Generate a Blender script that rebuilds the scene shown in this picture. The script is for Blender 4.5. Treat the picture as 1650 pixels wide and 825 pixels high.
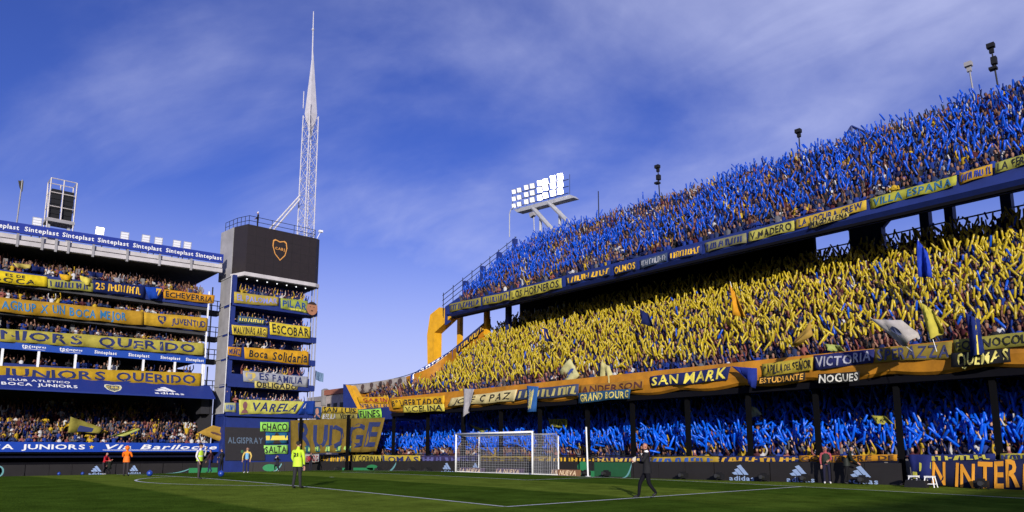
import bpy, math, random
import numpy as np
from mathutils import Vector

for o in list(bpy.data.objects):
    bpy.data.objects.remove(o)
scene = bpy.context.scene
COL = scene.collection
rng = np.random.default_rng(7)
random.seed(7)
R = math.radians

# ------------------------------------------------------------------ camera
CAM = np.array([34.8, -29.35, 1.69])
YAW, PIT = R(-48.26), R(8.76)
FPX, V0, PW, PH = 1150.0, 550.0, 1650.0, 825.0
cd = bpy.data.cameras.new('camera')
cd.sensor_width = 36.0
cd.lens = FPX / PW * 36.0
cd.shift_y = (V0 - PH / 2) / PW
cd.clip_end = 6000
camera = bpy.data.objects.new('camera', cd)
COL.objects.link(camera)
camera.location = CAM
camera.rotation_euler = (math.pi / 2 + PIT, 0, -YAW)
scene.camera = camera

# ------------------------------------------------------------------ sun and sky
SUN_AZ = R(130.5)          # measured from +Y towards +X
SUN_EL = R(14.0)
sdir = Vector((math.sin(SUN_AZ) * math.cos(SUN_EL), math.cos(SUN_AZ) * math.cos(SUN_EL), math.sin(SUN_EL)))
sl = bpy.data.lights.new('sun', 'SUN')
sl.energy = 5.0
sl.angle = R(0.53)
sl.color = (1.0, 0.94, 0.84)
sun = bpy.data.objects.new('sun', sl)
COL.objects.link(sun)
sun.location = (60, -60, 60)
sun.rotation_euler = (-sdir).to_track_quat('-Z', 'Y').to_euler()

world = bpy.data.worlds.new('World')
scene.world = world
world.use_nodes = True
nt = world.node_tree
nt.nodes.clear()
def wn(t, **k):
    n = nt.nodes.new(t)
    for a, b in k.items():
        setattr(n, a, b)
    return n
sky = wn('ShaderNodeTexSky', sky_type='NISHITA', sun_disc=False, sun_elevation=SUN_EL, sun_rotation=SUN_AZ,
         air_density=1.0, dust_density=0.6, ozone_density=4.0)
tint = wn('ShaderNodeMix', data_type='RGBA', blend_type='MULTIPLY')
tint.inputs[0].default_value = 1.0
tint.inputs[7].default_value = (0.64, 0.65, 1.38, 1)
nt.links.new(sky.outputs[0], tint.inputs[6])
# a thin layer of cirrus: the view direction projected on a flat sheet of air
tc = wn('ShaderNodeTexCoord')
sep = wn('ShaderNodeSeparateXYZ')
nt.links.new(tc.outputs['Generated'], sep.inputs[0])
zz = wn('ShaderNodeMath', operation='ADD'); zz.inputs[1].default_value = 0.16
nt.links.new(sep.outputs[2], zz.inputs[0])
zm = wn('ShaderNodeMath', operation='MAXIMUM'); zm.inputs[1].default_value = 0.03
nt.links.new(zz.outputs[0], zm.inputs[0])
dx = wn('ShaderNodeMath', operation='DIVIDE'); dy = wn('ShaderNodeMath', operation='DIVIDE')
nt.links.new(sep.outputs[0], dx.inputs[0]); nt.links.new(zm.outputs[0], dx.inputs[1])
nt.links.new(sep.outputs[1], dy.inputs[0]); nt.links.new(zm.outputs[0], dy.inputs[1])
cmb = wn('ShaderNodeCombineXYZ')
nt.links.new(dx.outputs[0], cmb.inputs[0]); nt.links.new(dy.outputs[0], cmb.inputs[1])
mp = wn('ShaderNodeMapping')
mp.inputs['Rotation'].default_value = (0, 0, R(22))
mp.inputs['Scale'].default_value = (0.68, 1.08, 1)
mp.inputs['Location'].default_value = (9.1, 9.7, 0)
nt.links.new(cmb.outputs[0], mp.inputs[0])
no1 = wn('ShaderNodeTexNoise'); no1.inputs['Scale'].default_value = 0.66; no1.inputs['Detail'].default_value = 9; no1.inputs['Roughness'].default_value = 0.55; no1.inputs['Distortion'].default_value = 0.7
nt.links.new(mp.outputs[0], no1.inputs['Vector'])
no2 = wn('ShaderNodeTexNoise'); no2.inputs['Scale'].default_value = 3.4; no2.inputs['Detail'].default_value = 9; no2.inputs['Distortion'].default_value = 1.4
nt.links.new(mp.outputs[0], no2.inputs['Vector'])
cr1 = wn('ShaderNodeMapRange'); cr1.inputs[1].default_value = 0.42; cr1.inputs[2].default_value = 0.67; cr1.interpolation_type = 'SMOOTHSTEP'
nt.links.new(no1.outputs[0], cr1.inputs[0])
cr2 = wn('ShaderNodeMapRange'); cr2.inputs[1].default_value = 0.25; cr2.inputs[2].default_value = 0.75; cr2.inputs[3].default_value = 0.5; cr2.inputs[4].default_value = 1.0
nt.links.new(no2.outputs[0], cr2.inputs[0])
mul = wn('ShaderNodeMath', operation='MULTIPLY')
nt.links.new(cr1.outputs[0], mul.inputs[0]); nt.links.new(cr2.outputs[0], mul.inputs[1])
mul2 = wn('ShaderNodeMath', operation='MULTIPLY'); mul2.inputs[1].default_value = 0.78
nt.links.new(mul.outputs[0], mul2.inputs[0])
cmix = wn('ShaderNodeMix', data_type='RGBA')
# the sheet is seen edge on towards the horizon, so it thickens there
hz_ = wn('ShaderNodeMapRange'); hz_.inputs[1].default_value = 0.0; hz_.inputs[2].default_value = 0.37; hz_.inputs[3].default_value = 0.95; hz_.inputs[4].default_value = 0.0; hz_.interpolation_type = 'SMOOTHSTEP'
nt.links.new(sep.outputs[2], hz_.inputs[0])
mxx = wn('ShaderNodeMath', operation='MAXIMUM'); nt.links.new(mul2.outputs[0], mxx.inputs[0]); nt.links.new(hz_.outputs[0], mxx.inputs[1])
nt.links.new(mxx.outputs[0], cmix.inputs[0])
nt.links.new(tint.outputs[2], cmix.inputs[6])
cmix.inputs[7].default_value = (5.7, 6.1, 9.2, 1)
bg = wn('ShaderNodeBackground'); bg.inputs[1].default_value = 0.105
nt.links.new(cmix.outputs[2], bg.inputs[0])
wo = wn('ShaderNodeOutputWorld')
nt.links.new(bg.outputs[0], wo.inputs[0])

vs = scene.view_settings
vs.view_transform = 'Standard'
vs.look = 'None'
vs.exposure = 0.0
vs.gamma = 1.0
vs.use_curve_mapping = False
scene.render.engine = 'CYCLES'
scene.cycles.max_bounces = 5
scene.cycles.diffuse_bounces = 3
scene.cycles.glossy_bounces = 2
scene.cycles.transmission_bounces = 3
scene.cycles.transparent_max_bounces = 6
scene.cycles.use_denoising = True

# ------------------------------------------------------------------ geometry helpers
_fw = np.array([math.sin(YAW) * math.cos(PIT), math.cos(YAW) * math.cos(PIT), math.sin(PIT)])
_rt = np.array([math.cos(YAW), -math.sin(YAW), 0.0])
_up = np.cross(_rt, _fw)
def ray(u, v):
    return _fw + _rt * (u - PW / 2) / FPX + _up * (V0 - v) / FPX
def at(u, v, ax, val):
    """the point of the plane (axis ax = val) that shows at photograph pixel u, v"""
    d = ray(u, v)
    return CAM + d * ((val - CAM[ax]) / d[ax])
def atline(u, v, A, B):
    """the same on the upright plane through plan points A and B"""
    n = np.array([-(B[1] - A[1]), B[0] - A[0], 0.0]); d = ray(u, v)
    return CAM + d * (((np.array([A[0], A[1], 0.0]) - CAM) @ n) / (d @ n))
def atslope(u, v, z0, y0, s):
    d = ray(u, v)
    return CAM + d * ((z0 + s * (CAM[1] - y0) - CAM[2]) / (d[2] - s * d[1]))
def project(P):
    d = np.atleast_2d(P) - CAM
    z = d @ _fw
    return PW / 2 + FPX * (d @ _rt) / z, V0 - FPX * (d @ _up) / z, z
def G(x):
    """height of the crowned pitch"""
    x = np.asarray(x, float)
    return np.where(x > 0, 0.34 - 0.34 * (x / 34) ** 2, 0.34 - 0.62 * (x / 34) ** 2)
def ground(u, v):
    z = 0.2
    for _ in range(6):
        p = at(u, v, 2, z); z = float(G(p[0]))
    return p

class MB:
    def __init__(s):
        s.V = []; s.F = []; s.M = []; s.m = 0
    def add(s, verts, faces):
        b = len(s.V)
        s.V.extend([tuple(map(float, p)) for p in verts])
        for f in faces:
            s.F.append(tuple(b + i for i in f)); s.M.append(s.m)
        return s
    def box(s, x0, x1, y0, y1, z0, z1):
        v = [(x, y, z) for z in (z0, z1) for y in (y0, y1) for x in (x0, x1)]
        return s.add(v, [(0, 2, 3, 1), (4, 5, 7, 6), (0, 1, 5, 4), (2, 6, 7, 3), (0, 4, 6, 2), (1, 3, 7, 5)])
    def prism(s, poly, d):
        """poly: 3D points of a flat outline; d: the vector it is pushed along"""
        poly = [np.array(p, float) for p in poly]; n = len(poly); d = np.array(d, float)
        v = poly + [p + d for p in poly]
        f = [tuple(range(n))[::-1], tuple(range(n, 2 * n))] + [(i, (i + 1) % n, n + (i + 1) % n, n + i) for i in range(n)]
        return s.add(v, f)
    def quad(s, a, b, c, d):
        return s.add([a, b, c, d], [(0, 1, 2, 3)])
    def tube(s, p0, p1, r0, r1=None, n=6, caps=True):
        r1 = r0 if r1 is None else r1
        p0 = np.array(p0, float); p1 = np.array(p1, float); d = p1 - p0
        L = np.linalg.norm(d); d = d / max(L, 1e-9)
        a = np.cross(d, [0, 0, 1.0]) if abs(d[2]) < 0.9 else np.cross(d, [1.0, 0, 0])
        a /= np.linalg.norm(a); b = np.cross(d, a)
        v = []
        for p, r in ((p0, r0), (p1, r1)):
            for k in range(n):
                t = 2 * math.pi * k / n
                v.append(p + r * (math.cos(t) * a + math.sin(t) * b))
        f = [(k, (k + 1) % n, n + (k + 1) % n, n + k) for k in range(n)]
        if caps:
            f += [tuple(range(n))[::-1], tuple(range(n, 2 * n))]
        return s.add(v, f)
    def path(s, pts, r, n=5):
        for a, b in zip(pts[:-1], pts[1:]):
            s.tube(a, b, r, n=n)
        return s
    def ball(s, c, r, nu=12, nv=7, sx=1, sy=1, sz=1):
        c = np.array(c, float); v = []
        for j in range(1, nv):
            t = math.pi * j / nv
            for i in range(nu):
                p = 2 * math.pi * i / nu
                v.append(c + r * np.array([sx * math.sin(t) * math.cos(p), sy * math.sin(t) * math.sin(p), sz * math.cos(t)]))
        v.append(c + np.array([0, 0, r * sz])); v.append(c - np.array([0, 0, r * sz]))
        f = []
        for j in range(nv - 2):
            for i in range(nu):
                a = j * nu + i; b = j * nu + (i + 1) % nu
                f.append((a, a + nu, b + nu, b))
        t = len(v) - 2
        for i in range(nu):
            f.append((t, i, (i + 1) % nu)); f.append((t + 1, (nv - 2) * nu + (i + 1) % nu, (nv - 2) * nu + i))
        return s.add(v, f)

WLOC = {}
def tag(o, label=None, cat=None, group=None, kind=None):
    if label: o['label'] = label
    if cat: o['category'] = cat
    if group: o['group'] = group
    if kind: o['kind'] = kind
    return o
def thing(name, loc, label, cat, group=None):
    o = bpy.data.objects.new(name, None)
    o.empty_display_size = 0.3
    COL.objects.link(o)
    o.location = loc
    WLOC[o.name] = np.array(loc, float)
    return tag(o, label, cat, group)
def rawmesh(name, V, F, mats, MI=None, smooth=False):
    me = bpy.data.meshes.new(name)
    me.from_pydata([tuple(p) for p in V], [], F)
    for m in (mats if isinstance(mats, (list, tuple)) else [mats]):
        me.materials.append(m)
    if MI is not None and len(me.materials) > 1:
        me.polygons.foreach_set('material_index', np.array(MI, dtype=np.int32))
    if smooth:
        me.polygons.foreach_set('use_smooth', np.ones(len(me.polygons), dtype=bool))
    me.update()
    return me
def build(name, mb, mats, parent=None, label=None, cat=None, group=None, kind=None, smooth=False, origin=None):
    V = np.array(mb.V, float)
    if parent is not None:
        L = WLOC[parent.name]
    else:
        L = np.array(origin, float) if origin is not None else np.array([(V[:, 0].min() + V[:, 0].max()) / 2, (V[:, 1].min() + V[:, 1].max()) / 2, V[:, 2].min()])
    me = rawmesh(name, V - L, mb.F, mats, mb.M, smooth)
    o = bpy.data.objects.new(name, me)
    COL.objects.link(o)
    if parent is not None:
        o.parent = parent
    else:
        o.location = L
    WLOC[o.name] = L
    return tag(o, label, cat, group, kind)

# ------------------------------------------------------------------ materials
_mats = {}
def mat(col, rough=0.75, metal=0.0, var=0.18, scale=3.0, bump=0.0, emit=0.0, translucent=0.0, name=None, spec=0.4):
    key = (tuple(col), rough, metal, var, scale, bump, emit, translucent, spec)
    if key in _mats:
        return _mats[key]
    m = bpy.data.materials.new(name or 'surface')
    m.use_nodes = True
    t = m.node_tree
    b = t.nodes['Principled BSDF']
    b.inputs['Roughness'].default_value = rough
    b.inputs['Metallic'].default_value = metal
    b.inputs['Specular IOR Level'].default_value = spec
    b.inputs['Base Color'].default_value = (*col, 1)
    if var > 0:
        tcn = t.nodes.new('ShaderNodeTexCoord')
        n = t.nodes.new('ShaderNodeTexNoise')
        n.inputs['Scale'].default_value = scale; n.inputs['Detail'].default_value = 6; n.inputs['Roughness'].default_value = 0.65
        t.links.new(tcn.outputs['Object'], n.inputs['Vector'])
        mr = t.nodes.new('ShaderNodeMapRange')
        mr.inputs[1].default_value = 0.25; mr.inputs[2].default_value = 0.75
        mr.inputs[3].default_value = 1 - var; mr.inputs[4].default_value = 1 + var * 0.6
        t.links.new(n.outputs[0], mr.inputs[0])
        mx = t.nodes.new('ShaderNodeMix'); mx.data_type = 'RGBA'; mx.blend_type = 'MULTIPLY'
        mx.inputs[0].default_value = 1
        mx.inputs[6].default_value = (*col, 1)
        t.links.new(mr.outputs[0], mx.inputs[7])
        t.links.new(mx.outputs[2], b.inputs['Base Color'])
        if bump:
            bp = t.nodes.new('ShaderNodeBump'); bp.inputs['Strength'].default_value = bump
            t.links.new(n.outputs[0], bp.inputs['Height']); t.links.new(bp.outputs[0], b.inputs['Normal'])
    if emit:
        b.inputs['Emission Color'].default_value = (*col, 1)
        b.inputs['Emission Strength'].default_value = emit
    if translucent:
        tr = t.nodes.new('ShaderNodeBsdfTranslucent'); tr.inputs[0].default_value = (*col, 1)
        ms = t.nodes.new('ShaderNodeMixShader'); ms.inputs[0].default_value = translucent
        out = t.nodes['Material Output']
        t.links.new(b.outputs[0], ms.inputs[1]); t.links.new(tr.outputs[0], ms.inputs[2]); t.links.new(ms.outputs[0], out.inputs[0])
    _mats[key] = m
    return m
def attr_mat(name, rough=0.8, spec=0.3, translucent=0.0):
    m = bpy.data.materials.new(name); m.use_nodes = True
    t = m.node_tree; b = t.nodes['Principled BSDF']
    a = t.nodes.new('ShaderNodeAttribute'); a.attribute_name = 'Col'
    t.links.new(a.outputs['Color'], b.inputs['Base Color'])
    b.inputs['Roughness'].default_value = rough; b.inputs['Specular IOR Level'].default_value = spec
    if translucent:
        tr = t.nodes.new('ShaderNodeBsdfTranslucent'); t.links.new(a.outputs['Color'], tr.inputs[0])
        ms = t.nodes.new('ShaderNodeMixShader'); ms.inputs[0].default_value = translucent
        t.links.new(b.outputs[0], ms.inputs[1]); t.links.new(tr.outputs[0], ms.inputs[2])
        t.links.new(ms.outputs[0], t.nodes['Material Output'].inputs[0])
    return m

YEL = (0.72, 0.42, 0.02); PALE = (0.74, 0.62, 0.10); ORG = (0.66, 0.30, 0.02); NAVY = (0.012, 0.022, 0.11); BLUE = (0.010, 0.035, 0.26)
WHITE = (0.78, 0.78, 0.78); BLACK = (0.012, 0.012, 0.014); CREAM = (0.74, 0.62, 0.30); NEON = (0.30, 0.80, 0.10); GREY = (0.32, 0.33, 0.36)
M_WHITE = mat(WHITE, 0.5, var=0.12)
M_STEEL = mat((0.45, 0.45, 0.46), 0.5, 0.3, var=0.2)
M_DARK = mat((0.012, 0.012, 0.014), 0.6, spec=0.2)
M_BLUE = mat((0.009, 0.024, 0.155), 0.6, var=0.25, scale=1.2)
M_FASC = mat((0.44, 0.18, 0.008), 0.7, var=0.5, scale=0.9)
M_YEL = mat((0.76, 0.38, 0.012), 0.6, var=0.25, scale=1.5)
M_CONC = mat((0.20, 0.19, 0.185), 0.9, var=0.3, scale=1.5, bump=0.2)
M_CDARK = mat((0.045, 0.045, 0.052), 0.9, var=0.3, scale=1.2)
M_PANEL = mat((0.29, 0.28, 0.29), 0.7, var=0.28, scale=0.7)
M_LAMP = mat((1.0, 0.96, 0.98), 0.4, var=0, emit=14.0)
M_TUBE = mat((0.95, 0.97, 1.0), 0.4, var=0, emit=1.6)

# ------------------------------------------------------------------ lettering (one mesh per character, made once)
def make_glyphs():
    chars = "ABCDEFGHIJKLMNOPQRSTUVWXYZabcdefghijklmnopqrstuvwxyz0123456789.°Ñ"
    tmp = []
    for c in chars:
        cu = bpy.data.curves.new('glyph', 'FONT'); cu.body = c; cu.resolution_u = 2; cu.offset = 0.022
        o = bpy.data.objects.new('glyph', cu); COL.objects.link(o); tmp.append((c, o, cu))
    dg = bpy.context.evaluated_depsgraph_get(); dg.update()
    G_ = {}
    for c, o, cu in tmp:
        me = bpy.data.meshes.new_from_object(o.evaluated_get(dg))
        v = np.array([q.co[:2] for q in me.vertices], float).reshape(-1, 2)
        f = [tuple(p.vertices) for p in me.polygons]
        x0 = v[:, 0].min() if len(v) else 0
        v[:, 0] -= x0
        G_[c] = (v, f, v[:, 0].max())
        bpy.data.meshes.remove(me)
    for c, o, cu in tmp:
        bpy.data.objects.remove(o); bpy.data.curves.remove(cu)
    return G_
GLYPH = make_glyphs()
HAND = False      # banners are lettered by hand, signs are not
CAPH = GLYPH['H'][0][:, 1].max()
def text2d(s, gap=0.10, slant=0.0):
    """vertices in a unit box (x 0..1, y 0..1 = cap height), faces, width/height ratio"""
    x = 0.0; V = []; F = []
    for ch in s:
        if ch == ' ':
            x += 0.40; continue
        v, f, w = GLYPH.get(ch, GLYPH['O'])
        b = sum(len(a) for a in V)
        q = v.copy()
        if HAND:
            a = random.uniform(-.045, .045); c_, s_ = math.cos(a), math.sin(a)
            k_ = np.array([random.uniform(.92, 1.07), random.uniform(.92, 1.08)]); w = w * k_[0]
            q = (q * k_) @ np.array([[c_, s_], [-s_, c_]]) + [0, random.uniform(-.035, .035)]
        q = q + [x, 0]
        V.append(q); F += [tuple(b + i for i in t) for t in f]
        x += w + gap
    V = np.vstack(V); x -= gap
    V[:, 0] += slant * V[:, 1]
    return np.c_[V[:, 0] / x, V[:, 1] / CAPH], F, x / CAPH

def shape2d(kind):
    """small printed marks, in a unit box"""
    V = []; F = []
    def poly(p):
        b = len(V); V.extend(p); F.append(tuple(range(b, b + len(p))))
    if kind == 'bars3':        # three slanted bars over a word
        for k, (x0, h) in enumerate(((0.10, 0.28), (0.33, 0.56), (0.58, 0.86))):
            w = 0.20
            poly([(x0 + 0.18 * 0, 0.0), (x0 + w + 0.12, 0.0), (x0 + w + 0.12 - h * 0.42 + 0.0, h), (x0 - h * 0.42 + 0.10, h * 0.93), (x0 - 0.05, 0.16 * (k < 1) + 0.10)][:5] if False else
                 [(x0, 0.0), (x0 + w, 0.0), (x0 + w - 0.42 * h, h), (x0 - 0.42 * h + 0.02, h - 0.12)])
    elif kind == 'shield':
        o = [(0.5, 0.0), (0.16, 0.28), (0.02, 0.66), (0.06, 0.93), (0.2, 1.0), (0.5, 0.93), (0.8, 1.0), (0.94, 0.93), (0.98, 0.66), (0.84, 0.28)]
        poly(o)
    elif kind == 'shieldring':
        o = [(0.5, 0.0), (0.16, 0.28), (0.02, 0.66), (0.06, 0.93), (0.2, 1.0), (0.5, 0.93), (0.8, 1.0), (0.94, 0.93), (0.98, 0.66), (0.84, 0.28)]
        i = [(0.5 + (x - 0.5) * 0.86, 0.5 + (y - 0.5) * 0.88) for x, y in o]
        n = len(o)
        for k in range(n):
            poly([o[k], i[k], i[(k + 1) % n], o[(k + 1) % n]])
    elif kind == 'star':
        p = []
        for k in range(10):
            r = 0.5 if k % 2 == 0 else 0.2
            p.append((0.5 + r * math.sin(k * math.pi / 5), 0.5 + r * math.cos(k * math.pi / 5)))
        for k in range(10):
            poly([(0.5, 0.5), p[k], p[(k + 1) % 10]])
    elif kind == 'disc':
        poly([(0.5 + 0.5 * math.cos(t), 0.5 + 0.5 * math.sin(t)) for t in np.linspace(0, 2 * math.pi, 19)[:-1]])
    elif kind == 'rect':
        poly([(0, 0), (1, 0), (1, 1), (0, 1)])
    elif kind == 'swoosh':
        a = [(t, 0.02 + 0.95 * t ** 2.2) for t in np.linspace(0, 1, 9)]
        b = [(t, 0.0 + 0.75 * t ** 3.4) for t in np.linspace(1, 0, 9)]
        for k in range(8):
            poly([a[k], a[k + 1], b[7 - k], b[8 - k]])
    elif kind.startswith('bars'):   # lettering too worn to read: upright strokes
        rr = random.Random(kind); x = 0.0
        while x < 0.97:
            w = rr.uniform(0.03, 0.055); t = rr.uniform(-0.02, 0.03)
            poly([(x, rr.uniform(0, .1)), (x + w, rr.uniform(0, .1)), (x + w + t, rr.uniform(.85, 1)), (x + t, rr.uniform(.85, 1))])
            if rr.random() < 0.6:
                h = rr.choice((0.0, 0.42, 0.82))
                poly([(x + w, h), (x + w + 0.04, h), (x + w + 0.04, h + 0.17), (x + w, h + 0.17)])
            x += rr.uniform(0.07, 0.11)
    elif kind == 'head':      # a printed head and shoulders
        poly([(0.5 + 0.26 * math.cos(t), 0.66 + 0.34 * math.sin(t)) for t in np.linspace(0, 2 * math.pi, 15)[:-1]])
        poly([(0.05, 0), (0.95, 0), (0.8, 0.24), (0.6, 0.34), (0.4, 0.34), (0.2, 0.24)])
    V = np.array(V, float)
    return V, F

def cloth_fn(P, wave, ph, sag=0.0, k=None):
    TL, TR, BR, BL = [np.array(p, float) for p in P]
    n = np.cross(TR - TL, TL - BL); n /= np.linalg.norm(n)
    if n @ (CAM - TL) < 0: n = -n
    Lw = np.linalg.norm(TR - TL)
    k = k or max(1.0, Lw / 1.7)
    dn = np.array([0, 0, -1.0])
    def S(u, v, off=0.0):
        u = np.asarray(u, float)[..., None]; v = np.asarray(v, float)[..., None]
        p = (1 - v) * ((1 - u) * BL + u * BR) + v * ((1 - u) * TL + u * TR)
        w = wave * (np.sin(2 * math.pi * k * u + ph) * (1.1 - v) + 0.45 * np.sin(2 * math.pi * (2.3 * k * u + 0.7 * v) + 2 * ph) * (1.0 - 0.6 * v)) + wave * 0.6
        p = p + n * (w + off)
        s = sag * (1 - v * 0.55) * (0.5 + 0.5 * np.sin(2 * math.pi * (k * 0.45) * u + 1.7 * ph))
        return p + dn * s
    return S, n

def lettering(S, items, parent, off=0.03):
    """items: (what, colour, u0, v0, u1, v1[, slant]); text or '#shape'"""
    for it in items:
        what, col, u0, v0, u1, v1 = it[:6]
        sl_ = it[6] if len(it) > 6 else 0.0
        mb = MB()
        if what.startswith('#'):
            v, f = shape2d(what[1:])
            nm = 'emblem' if what[1:] in ('shield', 'shieldring', 'star', 'bars3') else ('portrait' if what == '#head' else 'printed_mark')
            base = 0.0 if what in ('#shield', '#rect', '#disc') else 0.012
        else:
            v, f, _ = text2d(what, slant=sl_); nm = 'lettering'; base = 0.012
        P = S(u0 + (u1 - u0) * v[:, 0], v0 + (v1 - v0) * v[:, 1], off + base)
        mb.add(P, f)
        m = col if isinstance(col, bpy.types.Material) else mat(col, 0.75, var=0.1)
        build(nm, mb, m, parent)

def banner(name, label, P, col, items=(), wave=0.05, sag=0.03, cat='banner', group=None, off=0.02, patches=(), k=None):
    ph = random.uniform(0, 6.28)
    S, n = cloth_fn(P, wave * 1.5, ph, sag * 1.8, k)
    Lw = np.linalg.norm(np.array(P[1]) - np.array(P[0])); Lh = np.linalg.norm(np.array(P[0]) - np.array(P[3]))
    nu = int(min(72, max(6, Lw * 4))); nv = int(min(8, max(2, Lh * 2.5)))
    uu, vv = np.meshgrid(np.linspace(0, 1, nu + 1), np.linspace(0, 1, nv + 1))
    pts = S(uu.ravel(), vv.ravel())
    mb = MB()
    W_ = nu + 1
    # the cloth has two sides and a hem
    back = pts - n * 0.012
    N = len(pts)
    F = []
    for j in range(nv):
        for i in range(nu):
            a = j * W_ + i
            F.append((a, a + 1, a + W_ + 1, a + W_)); F.append((N + a, N + a + W_, N + a + W_ + 1, N + a + 1))
    rim = [i for i in range(W_)] + [j * W_ + nu for j in range(1, nv + 1)] + [nv * W_ + i for i in range(nu - 1, -1, -1)] + [j * W_ for j in range(nv - 1, 0, -1)]
    for a, b in zip(rim, rim[1:] + rim[:1]):
        F.append((a, N + a, N + b, b))
    mb.add(np.vstack([pts, back]), F)
    m = col if isinstance(col, bpy.types.Material) else mat(tuple(c * 0.88 for c in col), 0.85, var=0.30, scale=2.2, translucent=0.12, bump=0.9, spec=0.15)
    o = build(name, mb, m, None, label, cat, group, smooth=True)
    global HAND
    HAND = True
    if items:
        lettering(S, items, o, off)
    HAND = False
    return o
def px(q, ax, val):
    return [at(u, v, ax, val) for u, v in q]
def rect(u0, v0, u1, v1):
    return [(u0, v0), (u1, v0), (u1, v1), (u0, v1)]

# ------------------------------------------------------------------ ground and pitch
def G2(x, y):
    x = np.asarray(x, float); y = np.asarray(y, float)
    b5 = np.interp(x, [-36, -12, 4, 14, 21, 36], [-0.33, -0.05, 0.08, 0.17, 0.24, 0.2])
    t = np.clip(y / 5.0, 0, 1)
    return G(x) * (1 - t) + b5 * t

mb = MB(); mb.quad((-3000, -3000, -1.1), (3000, -3000, -1.1), (3000, 3000, -1.1), (-3000, 3000, -1.1))
build('ground', mb, mat((0.16, 0.15, 0.14), 0.95, var=0.3, scale=0.05), kind='structure', origin=(0, 0, -1.1))

def pitch_material():
    m = bpy.data.materials.new('turf'); m.use_nodes = True
    t = m.node_tree; b = t.nodes['Principled BSDF']
    tcn = t.nodes.new('ShaderNodeTexCoord'); sp = t.nodes.new('ShaderNodeSeparateXYZ')
    t.links.new(tcn.outputs['Object'], sp.inputs[0])
    # wobble so the mower's edge is not ruled
    nw = t.nodes.new('ShaderNodeTexNoise'); nw.inputs['Scale'].default_value = 0.35; nw.inputs['Detail'].default_value = 5
    t.links.new(tcn.outputs['Object'], nw.inputs['Vector'])
    wob = t.nodes.new('ShaderNodeMath'); wob.operation = 'MULTIPLY_ADD'; wob.inputs[1].default_value = 0.9
    t.links.new(nw.outputs[0], wob.inputs[0]); t.links.new(sp.outputs[1], wob.inputs[2])
    dv = t.nodes.new('ShaderNodeMath'); dv.operation = 'DIVIDE'; dv.inputs[1].default_value = 11.0
    t.links.new(wob.outputs[0], dv.inputs[0])
    fr = t.nodes.new('ShaderNodeMath'); fr.operation = 'FRACT'; t.links.new(dv.outputs[0], fr.inputs[0])
    rp = t.nodes.new('ShaderNodeValToRGB')
    # mowing: dark and light bands across the pitch, and a dark run outside the penalty area
    rp.color_ramp.elements[0].position = 0.04; rp.color_ramp.elements[0].color = (0, 0, 0, 1)
    rp.color_ramp.elements[1].position = 0.07; rp.color_ramp.elements[1].color = (1, 1, 1, 1)
    for pos_, c in ((.54, 1), (.57, 0)):
        e = rp.color_ramp.elements.new(pos_); e.color = (c, c, c, 1)
    t.links.new(fr.outputs[0], rp.inputs[0])
    gx = t.nodes.new('ShaderNodeMath'); gx.operation = 'GREATER_THAN'; gx.inputs[1].default_value = 20.16
    t.links.new(sp.outputs[0], gx.inputs[0])
    gy = t.nodes.new('ShaderNodeMath'); gy.operation = 'LESS_THAN'; gy.inputs[1].default_value = -0.05
    t.links.new(sp.outputs[1], gy.inputs[0])
    gm_ = t.nodes.new('ShaderNodeMath'); gm_.operation = 'MULTIPLY'; t.links.new(gx.outputs[0], gm_.inputs[0]); t.links.new(gy.outputs[0], gm_.inputs[1])
    inv = t.nodes.new('ShaderNodeMath'); inv.operation = 'MULTIPLY_ADD'; inv.inputs[1].default_value = -0.75; inv.inputs[2].default_value = 1.0
    t.links.new(gm_.outputs[0], inv.inputs[0])
    fin = t.nodes.new('ShaderNodeMath'); fin.operation = 'MULTIPLY'; t.links.new(rp.outputs[0], fin.inputs[0]); t.links.new(inv.outputs[0], fin.inputs[1])
    mx = t.nodes.new('ShaderNodeMix'); mx.data_type = 'RGBA'
    mx.inputs[6].default_value = (0.054, 0.095, 0.010, 1)
    mx.inputs[7].default_value = (0.122, 0.170, 0.020, 1)
    t.links.new(fin.outputs[0], mx.inputs[0])
    n2 = t.nodes.new('ShaderNodeTexNoise'); n2.inputs['Scale'].default_value = 0.8; n2.inputs['Detail'].default_value = 10; n2.inputs['Roughness'].default_value = 0.75
    t.links.new(tcn.outputs['Object'], n2.inputs['Vector'])
    mr = t.nodes.new('ShaderNodeMapRange'); mr.inputs[1].default_value = 0.3; mr.inputs[2].default_value = 0.7; mr.inputs[3].default_value = 0.55; mr.inputs[4].default_value = 1.4
    t.links.new(n2.outputs[0], mr.inputs[0])
    m2 = t.nodes.new('ShaderNodeMix'); m2.data_type = 'RGBA'; m2.blend_type = 'MULTIPLY'; m2.inputs[0].default_value = 1
    t.links.new(mx.outputs[2], m2.inputs[6]); t.links.new(mr.outputs[0], m2.inputs[7])
    t.links.new(m2.outputs[2], b.inputs['Base Color'])
    b.inputs['Roughness'].default_value = 1.0; b.inputs['Specular IOR Level'].default_value = 0.0
    n3 = t.nodes.new('ShaderNodeTexNoise'); n3.inputs['Scale'].default_value = 14; n3.inputs['Detail'].default_value = 6
    t.links.new(tcn.outputs['Object'], n3.inputs['Vector'])
    bp = t.nodes.new('ShaderNodeBump'); bp.inputs['Strength'].default_value = 0.6; bp.inputs['Distance'].default_value = 0.06
    t.links.new(n3.outputs[0], bp.inputs['Height']); t.links.new(bp.outputs[0], b.inputs['Normal'])
    return m
M_TURF = pitch_material()
xs = np.linspace(-41, 41, 83); ys = np.r_[np.linspace(-110, 0, 56), np.linspace(0, 5.4, 7)[1:]]
X, Y = np.meshgrid(xs, ys)
mb = MB(); nx = len(xs)
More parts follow.
